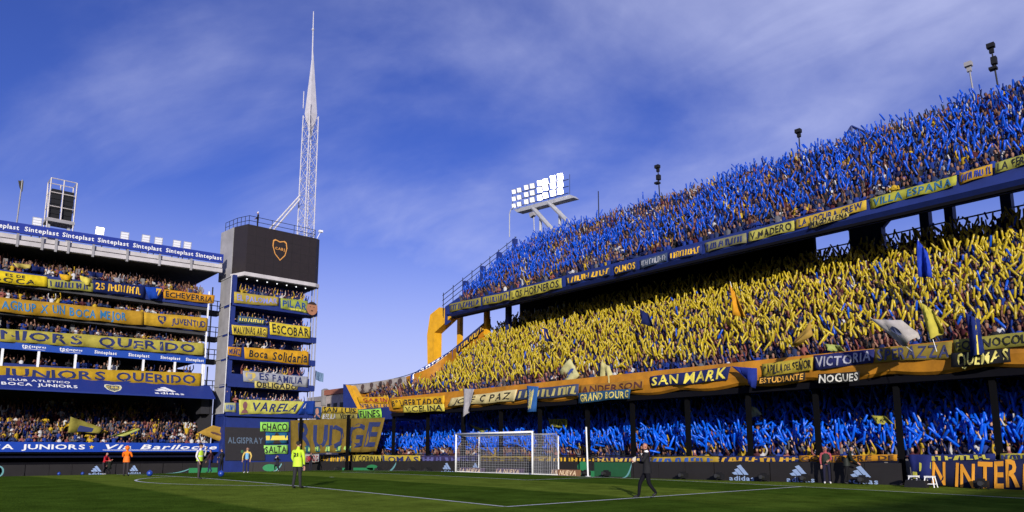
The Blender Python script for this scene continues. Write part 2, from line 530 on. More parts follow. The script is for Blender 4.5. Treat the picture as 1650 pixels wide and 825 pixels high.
mb.add(np.c_[X.ravel(), Y.ravel(), G2(X.ravel(), Y.ravel())],
       [(j * nx + i, j * nx + i + 1, (j + 1) * nx + i + 1, (j + 1) * nx + i) for j in range(len(ys) - 1) for i in range(nx - 1)])
build('pitch', mb, M_TURF, kind='structure', smooth=True, origin=(0, 0, 0))

M_LINE = mat((0.62, 0.64, 0.58), 0.9, var=0.35, scale=5)
def marking(pts, w=0.12):
    pts = [np.array(p, float) for p in pts]
    q = [pts[0]]
    for a, b in zip(pts[:-1], pts[1:]):
        n = max(1, int(np.linalg.norm(b - a) / 1.0))
        q += [a + (b - a) * (k + 1) / n for k in range(n)]
    q = np.array(q); mb = MB()
    d = np.gradient(q, axis=0); d /= np.linalg.norm(d, axis=1)[:, None]
    nrm = np.c_[-d[:, 1], d[:, 0]] * w / 2
    L = q + nrm; R_ = q - nrm
    V = []
    for k in range(len(q)):
        V.append((*L[k], float(G2(*L[k])) + 0.012)); V.append((*R_[k], float(G2(*R_[k])) + 0.012))
    mb.add(V, [(2 * k, 2 * k + 1, 2 * k + 3, 2 * k + 2) for k in range(len(q) - 1)])
    build('pitch_marking', mb, M_LINE, kind='structure', origin=(0, 0, 0))
marking([(-34, -0.06), (34, -0.06)])
marking([(-34, -0.15), (-34, -105)]); marking([(34, -0.15), (34, -105)])
marking([(20.16, -0.14), (20.16, -16.5)]); marking([(-20.16, -0.14), (-20.16, -16.5)]); marking([(-20.1, -16.5), (20.1, -16.5)])
marking([(9.16, -0.14), (9.16, -5.5)]); marking([(-9.16, -0.14), (-9.16, -5.5)]); marking([(-9.1, -5.5), (9.1, -5.5)])
aa = math.asin(5.5 / 9.15)
marking([(9.15 * math.cos(t), -11 - 9.15 * math.sin(t)) for t in np.linspace(aa + 0.012, math.pi - aa - 0.012, 30)])
marking([(-0.12, -11), (0.12, -11)], 0.2)

# ------------------------------------------------------------------ the stand behind the goal
XR = 40.0
M_POST = mat((0.004, 0.004, 0.005), 0.8, spec=0.05)
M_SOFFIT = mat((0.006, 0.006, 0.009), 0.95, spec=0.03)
stand = thing('end_stand', (8, 10, 0), 'steep three tiered stand with yellow and blue fascias behind the goal', 'stand')
def terrace(name, x0, x1, y0, z0, dy, dz, n, m, xmin=None, back=0.3):
    mb = MB()
    for k in range(n):
        xa = xmin(y0 + k * dy) if xmin else x0
        mb.box(xa, x1, y0 + k * dy, y0 + (k + 1) * dy, z0 + k * dz - back, z0 + k * dz)
    return build(name, mb, m, stand)
# lower tier
LY, LZ, LDY, LDZ, LN = 5.95, 0.12, 0.5, 0.305, 14
terrace('lower_terrace', -33, XR, LY - 0.25, LZ, LDY, LDZ, LN, M_CDARK)
mb = MB(); mb.box(-33, XR, LY + LN * LDY - 0.2, LY + LN * LDY + 0.2, 0, 9.2)
build('lower_back_wall', mb, M_SOFFIT, stand)
mb = MB(); mb.box(-33.5, XR, 5.18, 5.42, -0.4, 1.34)
build('front_wall', mb, M_CONC, stand)
# middle tier
MY, MZ, MDY, MDZ, MN = 4.5, 4.98, 0.55, 0.341, 25
ENDC = [(4.2, -18.7), (5.6, -18.2), (6.8, -16.9), (8.2, -16.6), (10.9, -17.3), (15.0, -18.2), (19, -18.4)]
def mid_xmin(y):
    return float(np.interp(y, [a for a, b in ENDC], [b for a, b in ENDC]))
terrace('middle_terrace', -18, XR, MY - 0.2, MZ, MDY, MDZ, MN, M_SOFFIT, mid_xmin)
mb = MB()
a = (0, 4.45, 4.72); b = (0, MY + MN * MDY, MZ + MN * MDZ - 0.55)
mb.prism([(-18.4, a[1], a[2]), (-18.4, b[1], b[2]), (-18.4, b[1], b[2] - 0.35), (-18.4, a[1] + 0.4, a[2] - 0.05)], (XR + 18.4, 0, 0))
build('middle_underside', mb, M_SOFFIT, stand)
# rounded yellow fascia that swells between the posts
POSTX = [at(u, 700, 1, 4.6)[0] for u in (522, 581, 632, 687, 744, 805, 868, 945, 1018, 1107, 1206, 1316, 1448, 1606)]
POSTX += [POSTX[-1] + 3.8, POSTX[-1] + 7.6]
mb = MB()
px_ = np.linspace(-18.6, XR, 160)
ps = np.array(POSTX[2:])
prof_n = 7
V = []
for x in px_:
    k = np.searchsorted(ps, x)
    if 0 < k < len(ps):
        t = (x - ps[k - 1]) / (ps[k] - ps[k - 1]); sw = math.sin(math.pi * t)
    else:
        sw = 0.5
    zb = 5.12 - 0.20 * sw
    for (y, z) in ((4.32, 6.28), (4.05, 6.28), (3.98, 5.9), (3.98 - 0.05 * sw, 5.5), (4.06, zb + 0.12), (4.25, zb), (4.7, zb)):
        V.append((x, y, z))
F = [(i * prof_n + j, i * prof_n + j + 1, (i + 1) * prof_n + j + 1, (i + 1) * prof_n + j) for i in range(len(px_) - 1) for j in range(prof_n - 1)]
F.append(tuple(range(prof_n)))
mb.add(V, F)
build('middle_fascia', mb, M_FASC, stand, smooth=False)
# curved parapet that closes the tier at the corner
pts = [at(558, 622, 1, 7.4), at(600, 619, 1, 7.3), at(650, 609, 1, 6.9), at(690, 594, 1, 7.2), np.array([-16.5, 8.2, 9.95]), np.array([-17.2, 10.9, 11.75]), np.array([-18.1, 15.0, 14.6])]
PARA = []
for a, b in zip(pts[:-1], pts[1:]):
    for k in range(6):
        PARA.append(a + (b - a) * k / 6)
PARA.append(pts[-1])
PARA = np.array(PARA)
for _ in range(4):
    PARA[1:-1] = 0.25 * PARA[:-2] + 0.5 * PARA[1:-1] + 0.25 * PARA[2:]
mb = MB()
V = []
for p in PARA:
    V += [(p[0], p[1], p[2] - 1.5), (p[0], p[1], p[2]), (p[0] - 0.12, p[1] + 0.15, p[2]), (p[0] - 0.12, p[1] + 0.15, p[2] - 1.5)]
mb.add(V, [(4 * i + j, 4 * i + (j + 1) % 4, 4 * (i + 1) + (j + 1) % 4, 4 * (i + 1) + j) for i in range(len(PARA) - 1) for j in range(4)] + [(0, 1, 2, 3)])
build('corner_parapet', mb, M_FASC, stand)
mb = MB(); mb.path([p + np.array([0, 0.05, 0.12]) for p in PARA], 0.035)
build('parapet_rail', mb, M_DARK, stand)
# corner gallery over the lower tier
mb = MB(); mb.box(-34.2, -18.62, 5.0, 8.0, 4.52, 5.62)
build('corner_gallery', mb, M_BLUE, stand)
mb = MB()
pA, pB, pC, pD = at(557, 620, 1, 6.6), at(566, 621, 1, 6.4), at(588, 660, 1, 5.06), at(577, 660, 1, 5.06)
mb.prism([pA, pB, pC, pD], (0, 0.5, 0))
build('sloping_coping', mb, M_YEL, stand)
mb = MB()
qA, qB, qC = at(553, 619, 1, 6.7), at(557, 619.5, 1, 6.7), at(577, 661, 1, 5.3)
qD = at(553, 661, 1, 5.3)
mb.prism([qA, qB, qC, qD], (0, 0.6, 0))
build('stair_wall', mb, M_BLUE, stand)

# upper tier
UY, UZ, UDY, UDZ, UN = 11.45, 14.66, 0.55, 0.475, 16
UXL = -19.95
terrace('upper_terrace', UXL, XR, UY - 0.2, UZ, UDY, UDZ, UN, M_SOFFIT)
mb = MB()
mb.box(UXL, XR, 11.0, 11.28, 14.74, 15.63)
build('upper_fascia', mb, M_BLUE, stand)
mb = MB()
yb = UY + UN * UDY; zb = UZ + UN * UDZ
mb.prism([(UXL, 11.02, 14.72), (UXL, 11.5, 14.32), (UXL, yb, zb - 0.9), (UXL, yb, zb - 0.5)], (XR - UXL, 0, 0))
build('upper_underside', mb, M_BLUE, stand)
# stepped blue end wall with rails
mb = MB()
for k in range(0, UN, 4):
    y = UY + k * UDY; z = UZ + k * UDZ
    mb.prism([(UXL - 0.3, y - 0.4, z - 0.9), (UXL - 0.3, y + 4 * UDY, z + 4 * UDZ - 0.9), (UXL - 0.3, y + 4 * UDY, z + 4 * UDZ + 0.9), (UXL - 0.3, y - 0.4, z + 0.9)], (0.28, 0, 0))
    mb.box(UXL - 0.34, UXL + 0.02, y + 3.2 * UDY, y + 4.1 * UDY, z + 3 * UDZ, z + 4 * UDZ + 1.9)
build('end_wall', mb, M_BLUE, stand)
mb = MB()
for h in (1.3, 1.8, 2.3):
    mb.tube((UXL - 0.45, UY - 0.6, UZ + h - 0.3), (UXL - 0.45, yb + 0.3, zb + h), 0.035, n=5)
for k in range(9):
    t = k / 8; y = UY - 0.5 + t * (yb - UY + 0.6); z = UZ + t * (zb - UZ)
    mb.tube((UXL - 0.45, y, z), (UXL - 0.45, y, z + 2.3), 0.04, n=5)
build('end_rail', mb, M_DARK, stand)
mb = MB(); mb.tube((UXL, yb + 0.1, zb + 1.0), (XR, yb + 0.1, zb + 1.0), 0.04, n=5)
for x in np.arange(UXL, XR, 1.6):
    mb.tube((x, yb + 0.1, zb - 0.3), (x, yb + 0.1, zb + 1.0), 0.035, n=4)
build('rear_rail', mb, M_DARK, stand)
# rear wall of the middle tier, closed in its left half
zc = MZ + MN * MDZ
yw = MY + MN * MDY + 0.1
mb = MB(); mb.box(-17.5, 12.9, yw, yw + 0.4, zc - 1.0, 19.9)
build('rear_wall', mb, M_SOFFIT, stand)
def pillar(x0, x1, m=M_BLUE, y0=yw - 0.1, y1=yw + 0.6, z0=zc - 1, z1=19.9):
    mb = MB(); mb.box(x0, x1, y0, y1, z0, z1); build('pillar', mb, m, stand)
for a, b in ((15.37, 17.43), (19.71, 20.23), (21.1, 21.56), (24.02, 24.55), (26.4, 27.0), (29.5, 30.1)):
    pillar(a, b)
mb = MB()
mb.prism([(12.9, yw, 19.5), (15.4, yw, 16.2), (15.4, yw, 20.4), (12.9, yw, 20.4)], (0, 0.35, 0))
mb.prism([(17.4, yw, 16.0), (19.7, yw, 18.2), (19.7, yw, 20.4), (17.4, yw, 20.4)], (0, 0.35, 0))
build('haunch', mb, M_BLUE, stand)
mb = MB()
for h in (0.25, 0.7, 1.15):
    mb.tube((12.9, yw + 0.2, zc + h), (XR, yw + 0.2, zc + h), 0.03, n=4)
mb.tube((12.9, yw + 0.5, zc + 2.1), (XR, yw + 0.5, zc + 2.3), 0.05, n=4)
for x in np.arange(13, XR, 0.8):
    mb.tube((x, yw + 0.2, zc - 0.3), (x, yw + 0.2, zc + 1.15), 0.025, n=4)
build('rear_guard_rail', mb, M_DARK, stand)
# yellow columns and bracket at the open end
for u in (740, 783, 818):
    x = at(u, 510, 1, 14.0)[0]
    mb = MB(); mb.box(x - 0.22, x + 0.22, 13.9, 14.34, 8.0, 16.2); build('column', mb, M_YEL if u < 800 else M_BLUE, stand)
mb = MB()
mb.prism([at(u, v, 1, 11.2) for u, v in ((688, 540), (693, 507), (708, 495), (727, 511), (700, 536), (699, 590), (689, 596))], (0, 0.9, 0))
build('bracket', mb, M_YEL, stand)

# posts of the pitch fence: each carries the netting in front of the lower tier
for i, x in enumerate(POSTX):
    yp = 4.73 if x > -20 else 4.30 + 0.165 * (x + 20) - 0.3
    mb = MB(); mb.box(x - 0.11, x + 0.11, yp - .11, yp + .11, -0.3, 4.98)
    mb.box(x - 0.17, x + 0.17, yp - .17, yp + .17, -0.3, 0.12)
    build('fence_post', mb, M_POST, stand)
mb = MB()
for z in (1.42, 4.9):
    mb.tube((-19.5, 4.73, z), (XR, 4.73, z), 0.035, n=5)
build('fence_rail', mb, M_DARK, stand)
for ya, za in ((12.9, 15.3),):
    for x in np.arange(UXL + 3, 31, 4.2):
        mb = MB(); mb.box(x - 0.15, x + 0.15, 14.0, 14.3, 15.4, 15.5); build('ceiling_lamp', mb, mat((.5, .5, .5), .5), stand)

# ------------------------------------------------------------------ the stand of boxes along the far touchline
boxes = thing('boxes_stand', (-41, -18, 0), 'tall narrow stand of stacked balconies under a flat roof beside the corner tower', 'stand')
YL, YR = -34.0, -5.65
def part(name, m, *bx, parent=None, **k):
    mb = MB()
    for b_ in bx:
        mb.box(*b_)
    return build(name, mb, m, parent, **k)
part('back_wall', M_CDARK, (-46.4, -46.0, YL, YR, -0.5, 19.2), parent=boxes)
part('dugout_recess', M_SOFFIT, (-38.6, -38.3, YL, -3.8, -0.6, 1.6), parent=boxes)
part('dugout_roof', M_SOFFIT, (-38.6, -36.5, YL, -3.7, 1.5, 1.62), parent=boxes)
BX0, BZ0, BDX, BDZ, BN = -37.1, 1.45, 0.8, 0.36, 11
mb = MB()
for k in range(BN):
    mb.box(BX0 - (k + 1) * BDX, BX0 - k * BDX, YL, YR + 0.9, BZ0 + k * BDZ - 0.3, BZ0 + k * BDZ)
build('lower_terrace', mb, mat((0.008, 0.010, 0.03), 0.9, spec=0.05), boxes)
band = part('front_band', mat((0.008, 0.05, 0.36), 0.4, var=0.12), (-36.55, -36.3, YL, -3.6, 1.64, 2.46), parent=boxes)
Pb = [(-36.3, YL, 2.46), (-36.3, -3.6, 2.46), (-36.3, -3.6, 1.64), (-36.3, YL, 1.64)]
Sb, _ = cloth_fn(Pb, 0, 0)
def ub(u): return (at(u, 720, 0, -36.3)[1] - YL) / (-3.6 - YL)
lettering(Sb, [('CA JUNIORS', WHITE, ub(-18), .28, ub(137), .76), ('#star', (.75, .5, .05), ub(143), .25, ub(152), .75),
               ('Via Bariloche', WHITE, ub(164), .30, ub(348), .80, .25), ('#rect', WHITE, ub(166), .17, ub(338), .22)], band, 0.015)
# awning
mb = MB()
mb.prism([(-37.0, YL, 8.05), (-35.2, YL, 6.75), (-35.2, YL, 6.62), (-37.0, YL, 7.9)], (0, -5.0 - YL, 0))
awn = build('awning', mb, mat((0.010, 0.028, 0.19), 0.55, var=0.12), boxes)
Pa = [(-37.0, YL, 8.05), (-37.0, -5.0, 8.05), (-35.2, -5.0, 6.75), (-35.2, YL, 6.75)]
Sa, _ = cloth_fn(Pa, 0, 0)
def ua(u): return (at(u, 625, 0, -36.2)[1] - YL) / (-5.0 - YL)
lettering(Sa, [('CLUB ATLETICO', WHITE, ua(10), .52, ua(112), .66), ('BOCA JUNIORS', WHITE, ua(0), .20, ua(123), .40),
               ('#shield', (0.70, .68, .45), ua(166), .06, ua(196), .62), ('#shield', NAVY, ua(168.5), .11, ua(193.5), .57), ('CABJ', (.74, .55, .1), ua(170), .33, ua(192), .47),
               ('#bars3', WHITE, ua(247), .30, ua(292), .70), ('adidas', WHITE, ua(246), .08, ua(293), .24)], awn, 0.02)
# box level
part('box_floor', M_CDARK, (-46, -37.05, YL, YR, 7.6, 7.88), parent=boxes)
part('box_front', M_BLUE, (-37.25, -37.05, YL, YR, 7.88, 8.95), parent=boxes)
part('box_partition_wall', M_CDARK, (-42.2, -42.0, YL, YR, 7.88, 10.0), parent=boxes)
for u in (-60, 2, 61, 121, 177, 231, 282, 327):
    y = at(u, 585, 0, -37)[1]
    part('mullion', M_WHITE, (-37.1, -36.96, y - 0.09, y + 0.09, 7.9, 10.12), parent=boxes)
band2 = part('sponsor_band', mat((0.012, 0.06, 0.34), 0.45, var=0.12), (-37.2, -36.95, YL, YR + 0.1, 10.12, 10.78), parent=boxes)
Pc = [(-36.95, YL, 10.78), (-36.95, YR + .1, 10.78), (-36.95, YR + .1, 10.12), (-36.95, YL, 10.12)]
Sc, _ = cloth_fn(Pc, 0, 0)
def uc(u): return (at(u, 570, 0, -36.95)[1] - YL) / (YR + .1 - YL)
lettering(Sc, [('tpc', WHITE, uc(34), .30, uc(49), .80), ('seguros', WHITE, uc(50), .40, uc(73), .70), ('#rect', WHITE, uc(36), .16, uc(72), .2),
               ('tpc', WHITE, uc(95), .30, uc(110), .80), ('seguros', WHITE, uc(111), .40, uc(132), .70), ('#rect', WHITE, uc(97), .16, uc(130), .2),
               ('Sinteplast', WHITE, uc(152), .3, uc(188), .72), ('Sinteplast', WHITE, uc(207), .3, uc(241), .72), ('Sinteplast', WHITE, uc(259), .3, uc(291), .72), ('Sinteplast', WHITE, uc(300), .3, uc(329), .72)], band2, 0.015)
LEV = (10.55, 13.1, 15.6)
for z in LEV:
    part('balcony_slab', M_CDARK, (-46, -37.2, YL, YR, z - 0.1, z + 0.2), parent=boxes)
    part('balcony_parapet', M_BLUE, (-37.3, -37.05, YL, YR, z + 0.2 if z > 11 else 10.8, z + 1.15), parent=boxes)
    mb = MB()
    for k in range(1, 4):
        mb.box(-46, -38.0 - k * 0.8, YL, YR - 0.02, z + 0.2 + (k - 1) * 0.3, z + 0.2 + k * 0.3)
    build('balcony_steps', mb, M_CDARK, boxes)
    for y in np.arange(YL + 1, YR, 5.4):
        part('balcony_column', M_CONC, (-38.6, -38.25, y - 0.15, y + 0.15, z + 0.2, z + 2.4), parent=boxes)
part('lower_end_wall', mat((0.02, 0.02, 0.026), 0.9), (-46.4, -37.0, -4.75, -4.6, -0.6, 7.6), (-46.4, -46.0, -5.64, -4.76, -0.6, 7.6), (-38.6, -37.2, -5.6, -4.8, 5.3, 6.9), parent=boxes)
part('end_post', M_WHITE, (-37.15, -37.0, YR - 0.02, YR + 0.10, 8.0, 17.4), parent=boxes)
for u, v in ((98, 463), (126, 466), (155, 470), (173, 472), (203, 475), (245, 480), (262, 482), (305, 488)):
    p = at(u, v, 0, -37.6)
    part('tube_lamp', M_TUBE, (-37.75, -37.6, p[1] - 0.45, p[1] + 0.45, p[2] - 0.05, p[2] + 0.05), parent=boxes)
# roof: rises slightly towards the tower
def rz(y): return 0.026 * (y + 22.9)
def roofprism(name, m, x0, x1, z0, z1, y0=YL, y1=-4.55, parent=boxes):
    mb = MB()
    v = []
    for y in (y0, y1):
        v += [(x0, y, z0 + rz(y)), (x1, y, z0 + rz(y)), (x1, y, z1 + rz(y)), (x0, y, z1 + rz(y))]
    mb.add(v, [(0, 1, 2, 3), (7, 6, 5, 4), (0, 4, 5, 1), (1, 5, 6, 2), (2, 6, 7, 3), (3, 7, 4, 0)])
    return build(name, mb, m, parent)
M_BEAM = mat((0.50, 0.47, 0.47), 0.6, var=0.25, scale=0.8)
roofprism('roof_slab', M_CDARK, -47, -37.3, 19.15, 19.75)
roofprism('roof_edge_beam', M_BEAM, -37.3, -36.8, 19.0, 19.38)
roofprism('roof_edge_beam', M_BEAM, -37.28, -36.95, 19.5, 19.86)
for u in (28, 68, 90, 110, 150, 205, 257, 308):
    y = at(u, 385 + u * .14, 0, -36.8)[1]
    mb = MB(); mb.box(-36.9, -36.74, y - 0.09, y + 0.09, 18.8 + rz(y), 19.95 + rz(y)); build('roof_bracket', mb, M_PANEL, boxes)
sign = roofprism('roof_sign', mat((0.015, 0.035, 0.26), 0.45, var=0.1), -36.95, -36.72, 19.98, 20.86)
Ps = [(-36.72, YL, 20.86 + rz(YL)), (-36.72, -4.55, 20.86 + rz(-4.55)), (-36.72, -4.55, 19.98 + rz(-4.55)), (-36.72, YL, 19.98 + rz(YL))]
Ss, _ = cloth_fn(Ps, 0, 0)
def us(u): return (at(u, 370 + u * .14, 0, -36.72)[1] - YL) / (-4.55 - YL)
lettering(Ss, [('Sinteplast', WHITE, us(a), .28, us(b), .72) for a, b in ((-24, 30), (39, 94), (100, 151), (157, 207), (214, 260), (267, 311), (315, 357))], sign, 0.02)
# gangways to the tower
for z in (15.85, 13.15, 10.85, 7.7):
    gm = MB(); gm.box(-39.6, -38.6, YR, -3.9, z - 0.45, z)
    for h in (0.5, 1.0):
        gm.tube((-38.6, YR, z + h), (-38.6, -3.9, z + h), 0.04, n=4)
    for y in (YR + 0.1, -4.9, -4.2):
        gm.tube((-38.6, y, z), (-38.6, y, z + 1.0), 0.04, n=4)
    gm.tube((-38.65, -4.75, z), (-38.65, -4.75, z + 2.4), 0.07, n=5)
    build('gangway', gm, M_DARK, boxes)

# ------------------------------------------------------------------ corner tower
tower = thing('corner_tower', (-36.5, 0, -0.4), 'blue corner tower of crowded balconies with a big black screen on top', 'tower')
part('core', M_BLUE, (-38.4, -37.0, -3.88, 4.3, -0.6, 19.0), parent=tower)
seam = [5.35, 8.05, 10.75, 13.2, 16.15, 18.98]
for a, b in zip(seam[:-1], seam[1:]):
    part('cladding_panel', M_PANEL, (-38.5, -35.45, -4.02, -3.88, a + 0.05, b - 0.05), parent=tower)
for a in seam:
    part('cladding_rib', M_STEEL, (-38.55, -35.4, -4.1, -3.85, a - 0.05, a + 0.045), parent=tower)
part('corner_trim', M_WHITE, (-35.45, -35.32, -4.1, -3.9, 5.3, 19.0), parent=tower)
part('cladding_foot', M_BLUE, (-38.5, -35.45, -4.0, -3.85, -0.6, 5.28), parent=tower)
part('blue_pier', M_BLUE, (-35.3, -34.95, -4.08, -3.7, 5.2, 19.0), parent=tower)
SLABS = (5.2, 8.0, 10.65, 13.1, 16.0)
for z in SLABS:
    part('balcony_slab', M_BLUE, (-37.0, -34.72, -4.08, 4.35, z - 0.12, z + 0.16), parent=tower)
    part('balcony_parapet', M_BLUE, (-34.86, -34.72, -4.05, 4.3, z + 0.16, z + 1.15), parent=tower)
    part('balcony_end', M_BLUE, (-36.6, -34.8, 4.36, 4.95, z - 0.1, z + 0.5), parent=tower)
for y, x in ((4.55, -34.9), (4.9, -34.9), (4.9, -36.2)):
    mb = MB(); mb.tube((x, y, 5.0), (x, y, 19.0), 0.06, n=5); build('edge_pole', mb, M_PANEL, tower)
part('base_wall', M_BLUE, (-36.9, -35.2, -3.84, 3.2, -0.6, 5.05), parent=tower)
# screen block
plan = [(-39.2, -4.0), (-36.42, -3.74), (-34.5, -3.1), (-34.5, 4.35), (-34.75, 4.8), (-39.2, 5.1)]
def planprism(name, m, pl, z0, z1, parent):
    mb = MB(); mb.prism([(x, y, z0) for x, y in pl], (0, 0, z1 - z0)); return build(name, mb, m, parent)
M_SCREEN = mat((0.020, 0.014, 0.012), 0.45, var=0.2, scale=2.0)
planprism('screen_housing', M_PANEL, [(-39.25, -4.05), (-36.5, -3.8), (-36.5, 4.9), (-39.25, 5.15)], 18.99, 24.28, tower)
scr = planprism('video_screen', M_SCREEN, [(-36.45, -3.74), (-34.5, -3.1), (-34.5, 4.35), (-34.75, 4.8), (-36.45, 4.86)], 19.38, 24.3, tower)
# seams between the modules of the screen
mb = MB()
for y in np.arange(-2.2, 4.3, 0.96):
    mb.box(-34.5, -34.494, y - 0.012, y + 0.012, 19.4, 24.28)
for z in np.arange(20.3, 24.2, 0.96):
    mb.box(-34.5, -34.4945, -3.05, 4.33, z - 0.012, z + 0.012)
build('module_seam', mb, mat((0.008, 0.006, 0.005), 0.6), scr)
planprism('screen_ledge', M_BEAM, [(-36.5, -3.85), (-34.42, -3.2), (-34.42, 4.42), (-34.7, 4.95), (-36.5, 5.0)], 18.98, 19.36, tower)
planprism('screen_soffit', M_CDARK, [(-36.9, -3.8), (-34.5, -3.15), (-34.5, 4.35), (-36.9, 4.9)], 18.9, 18.97, tower)
Pscr = [at(u, v, 0, -34.5) for u, v in ((400, 361), (500, 382), (500, 457), (400, 438))]
Sscr, _ = cloth_fn(Pscr, 0, 0)
GOLD = mat((0.60, 0.27, 0.06), 0.5, var=0, emit=0.02)
lettering(Sscr, [('#shieldring', GOLD, .37, .36, .62, .80), ('CABJ', GOLD, .42, .585, .57, .64)], scr, 0.012)
for k in range(7):
    y = -2.6 + k * 1.05
    mb = MB(); mb.ball((-35.3, y, 18.86), 0.07, 6, 4); build('soffit_lamp', mb, M_TUBE, tower)
# roof rail
mb = MB()
rl = [(-38.8, -3.8, 24.3), (-36.4, -3.5, 24.3), (-34.8, -2.9, 24.3), (-34.8, 4.3, 24.3), (-38.8, 4.8, 24.3)]
for h in (0.5, 1.0):
    mb.path([(x, y, z + h) for x, y, z in rl], 0.03, 4)
for a, b in zip(rl[:-1], rl[1:]):
    for t in np.linspace(0, 1, 4):
        p = np.array(a) * (1 - t) + np.array(b) * t
        mb.tube(p, p + [0, 0, 1.0], 0.03, n=4)
build('roof_rail', mb, M_DARK, tower)
mb = MB(); mb.tube((-34.85, 4.5, 24.3), (-34.85, 4.9, 25.2), 0.04, n=5); mb.box(-35.0, -34.7, 4.75, 5.15, 25.2, 25.42)
build('security_camera', mb, M_WHITE, tower)

# lattice mast
mc = at(493, 360, 0, -36.0); mx_, my_ = -36.0, mc[1]
M_MAST = mat((0.52, 0.50, 0.53), 0.5, var=0.2)
mast = thing('lattice_mast', (mx_, my_, 24.3), 'slender white lattice mast with a pointed tip on the tower roof', 'mast')
def leg_at(k, z):
    t = (z - 24.3) / 15.0; w = 0.88 - 0.06 * t
    a = R(45 + 90 * k + 12)
    return np.array([mx_ + w * math.cos(a), my_ + w * math.sin(a), z])
ztop = at(505, 172, 0, mx_)[2]
for k in range(4):
    mb = MB(); mb.tube(leg_at(k, 24.3), leg_at(k, ztop - (0 if k % 2 else 1.2)), 0.062, n=6); build('mast_leg', mb, M_MAST, mast)
zs = np.linspace(24.9, ztop - 1.2, 10)
mb = MB()
for a, b in zip(zs[:-1], zs[1:]):
    for k in range(4):
        j = (k + 1) % 4
        mb.tube(leg_at(k, a), leg_at(j, a), 0.028, n=4)
        mb.tube(leg_at(k, a), leg_at(j, b), 0.024, n=4)
        mb.tube(leg_at(j, a), leg_at(k, b), 0.024, n=4)
build('bracing', mb, M_MAST, mast)
z75 = at(499, 75, 0, mx_)[2]; z15 = at(497, 15, 0, mx_)[2]
mb = MB()
b4 = [leg_at(k, ztop - 1.0) for k in range(4)]
tip = np.array([mx_, my_ - 0.1, z75]); low = np.array([mx_, my_ + 0.1, ztop - 4.0])
V = [np.array([mx_, my_, p[2]]) + (p - np.array([mx_, my_, p[2]])) * 0.82 for p in b4] + [tip, low]
mb.add(V, [(0, 1, 4), (1, 2, 4), (2, 3, 4), (3, 0, 4), (1, 0, 5), (2, 1, 5), (3, 2, 5), (0, 3, 5)])
build('tip_panels', mb, M_MAST, mast)
mb = MB(); mb.tube((mx_, my_, ztop - 1), (mx_, my_ - 0.25, z15), 0.13, 0.05, n=6); mb.ball((mx_, my_ - 0.22, z15 - 2.2), 0.16, 6, 4)
mb.tube((mx_, my_ - 0.95, ztop - 0.6), (mx_, my_ - 0.95, ztop + 1.4), 0.05, n=5)
build('tip_pole', mb, M_MAST, mast)
sa = at(430, 366, 0, -36.0); sb_ = at(483, 315, 0, -36.0)
for d in (0.0, 0.45):
    mb = MB(); mb.tube((-36.0, sa[1] + d, 24.3), (-36.0 + 0.1, sb_[1], sb_[2] - d), 0.10, n=6); build('stay', mb, M_MAST, mast)

# ------------------------------------------------------------------ floodlights
bank = thing('floodlight_bank', tuple(at(870, 340, 1, 20.9)), 'lit bank of stadium floodlights on two slanting arms above upper tier', 'floodlight')
FY = 21.0
us_ = [828, 836.5, 848, 857.6, 869.6, 879, 891, 902.7]
rows = [[309, 306.3, 302, 299.6, 295, 292.4, 287.5, 284.4], [320.4, 318, 313.5, 310.7, 306, 302.5, 299, 296], [331.7, 329, 325, 322, 318.5, 314.8, 311, 308]]
nrm = np.array([0.35, -0.85, -0.4]); nrm /= np.linalg.norm(nrm)
rx = np.cross(nrm, [0, 0, 1]); rx /= np.linalg.norm(rx); uy = np.cross(rx, nrm)
def lamp(parent, p, s, lit, nrm=nrm, rx=rx, uy=uy, depth=0.35):
    h = MB()
    f = [p + rx * a * s + uy * b * s for a, b in ((-1, -1), (1, -1), (1, 1), (-1, 1))]
    bk = [p - nrm * depth + rx * a * s * 0.7 + uy * b * s * 0.7 for a, b in ((-1, -1), (1, -1), (1, 1), (-1, 1))]
    h.add(f + bk, [(0, 1, 2, 3), (7, 6, 5, 4), (0, 4, 5, 1), (1, 5, 6, 2), (2, 6, 7, 3), (3, 7, 4, 0)])
    o = build('lamp_housing', h, M_STEEL, parent)
    g = MB(); g.add([q + nrm * 0.02 + (p - q) * 0.16 for q in f], [(0, 1, 2, 3)])
    build('lens', g, lit, o)
M_LAMP2 = mat((0.80, 0.80, 0.85), 0.4, var=0, emit=0.5)
M_LAMP3 = mat((1.0, 0.95, 0.98), 0.4, var=0, emit=6.0)
for j, rv in enumerate(rows):
    for i, (u, v) in enumerate(zip(us_, rv)):
        p = at(u, v, 1, FY)
        lamp(bank, p, 0.25 + 0.012 * i, (M_LAMP2 if i < 4 else (M_LAMP3 if i < 6 else M_LAMP)))
bl = at(828, 339, 1, FY + 0.3); br = at(918, 315, 1, FY + 0.3)
mb = MB()
mb.prism([bl + [0, 0, 0.1], bl + [0, 0.9, 0.1], bl + [0.5, 0.9, -0.35], bl + [0.5, 0, -0.35]], br - bl)
build('catwalk', mb, M_STEEL, bank)
mb = MB()
for v1, v2 in ((313, 289), (324, 300), (335, 311)):
    mb.tube(at(826, v1, 1, FY + 0.35), at(916, v2, 1, FY + 0.35), 0.04, n=4)
for u in np.linspace(826, 918, 9):
    t = (u - 826) / 92
    mb.tube(at(u, 338 - 24 * t, 1, FY + 0.35), at(u, 305 - 24 * t, 1, FY + 0.35), 0.035, n=4)
build('lamp_frame', mb, M_DARK, bank)
for (u0, v0, u1, v1) in ((858, 334, 892, 372), (884, 326, 920, 362)):
    mb = MB(); mb.tube(at(u0, v0, 1, FY + 0.5), at(u1, v1, 1, FY + 0.2), 0.24, n=8); build('support_arm', mb, M_STEEL, bank)
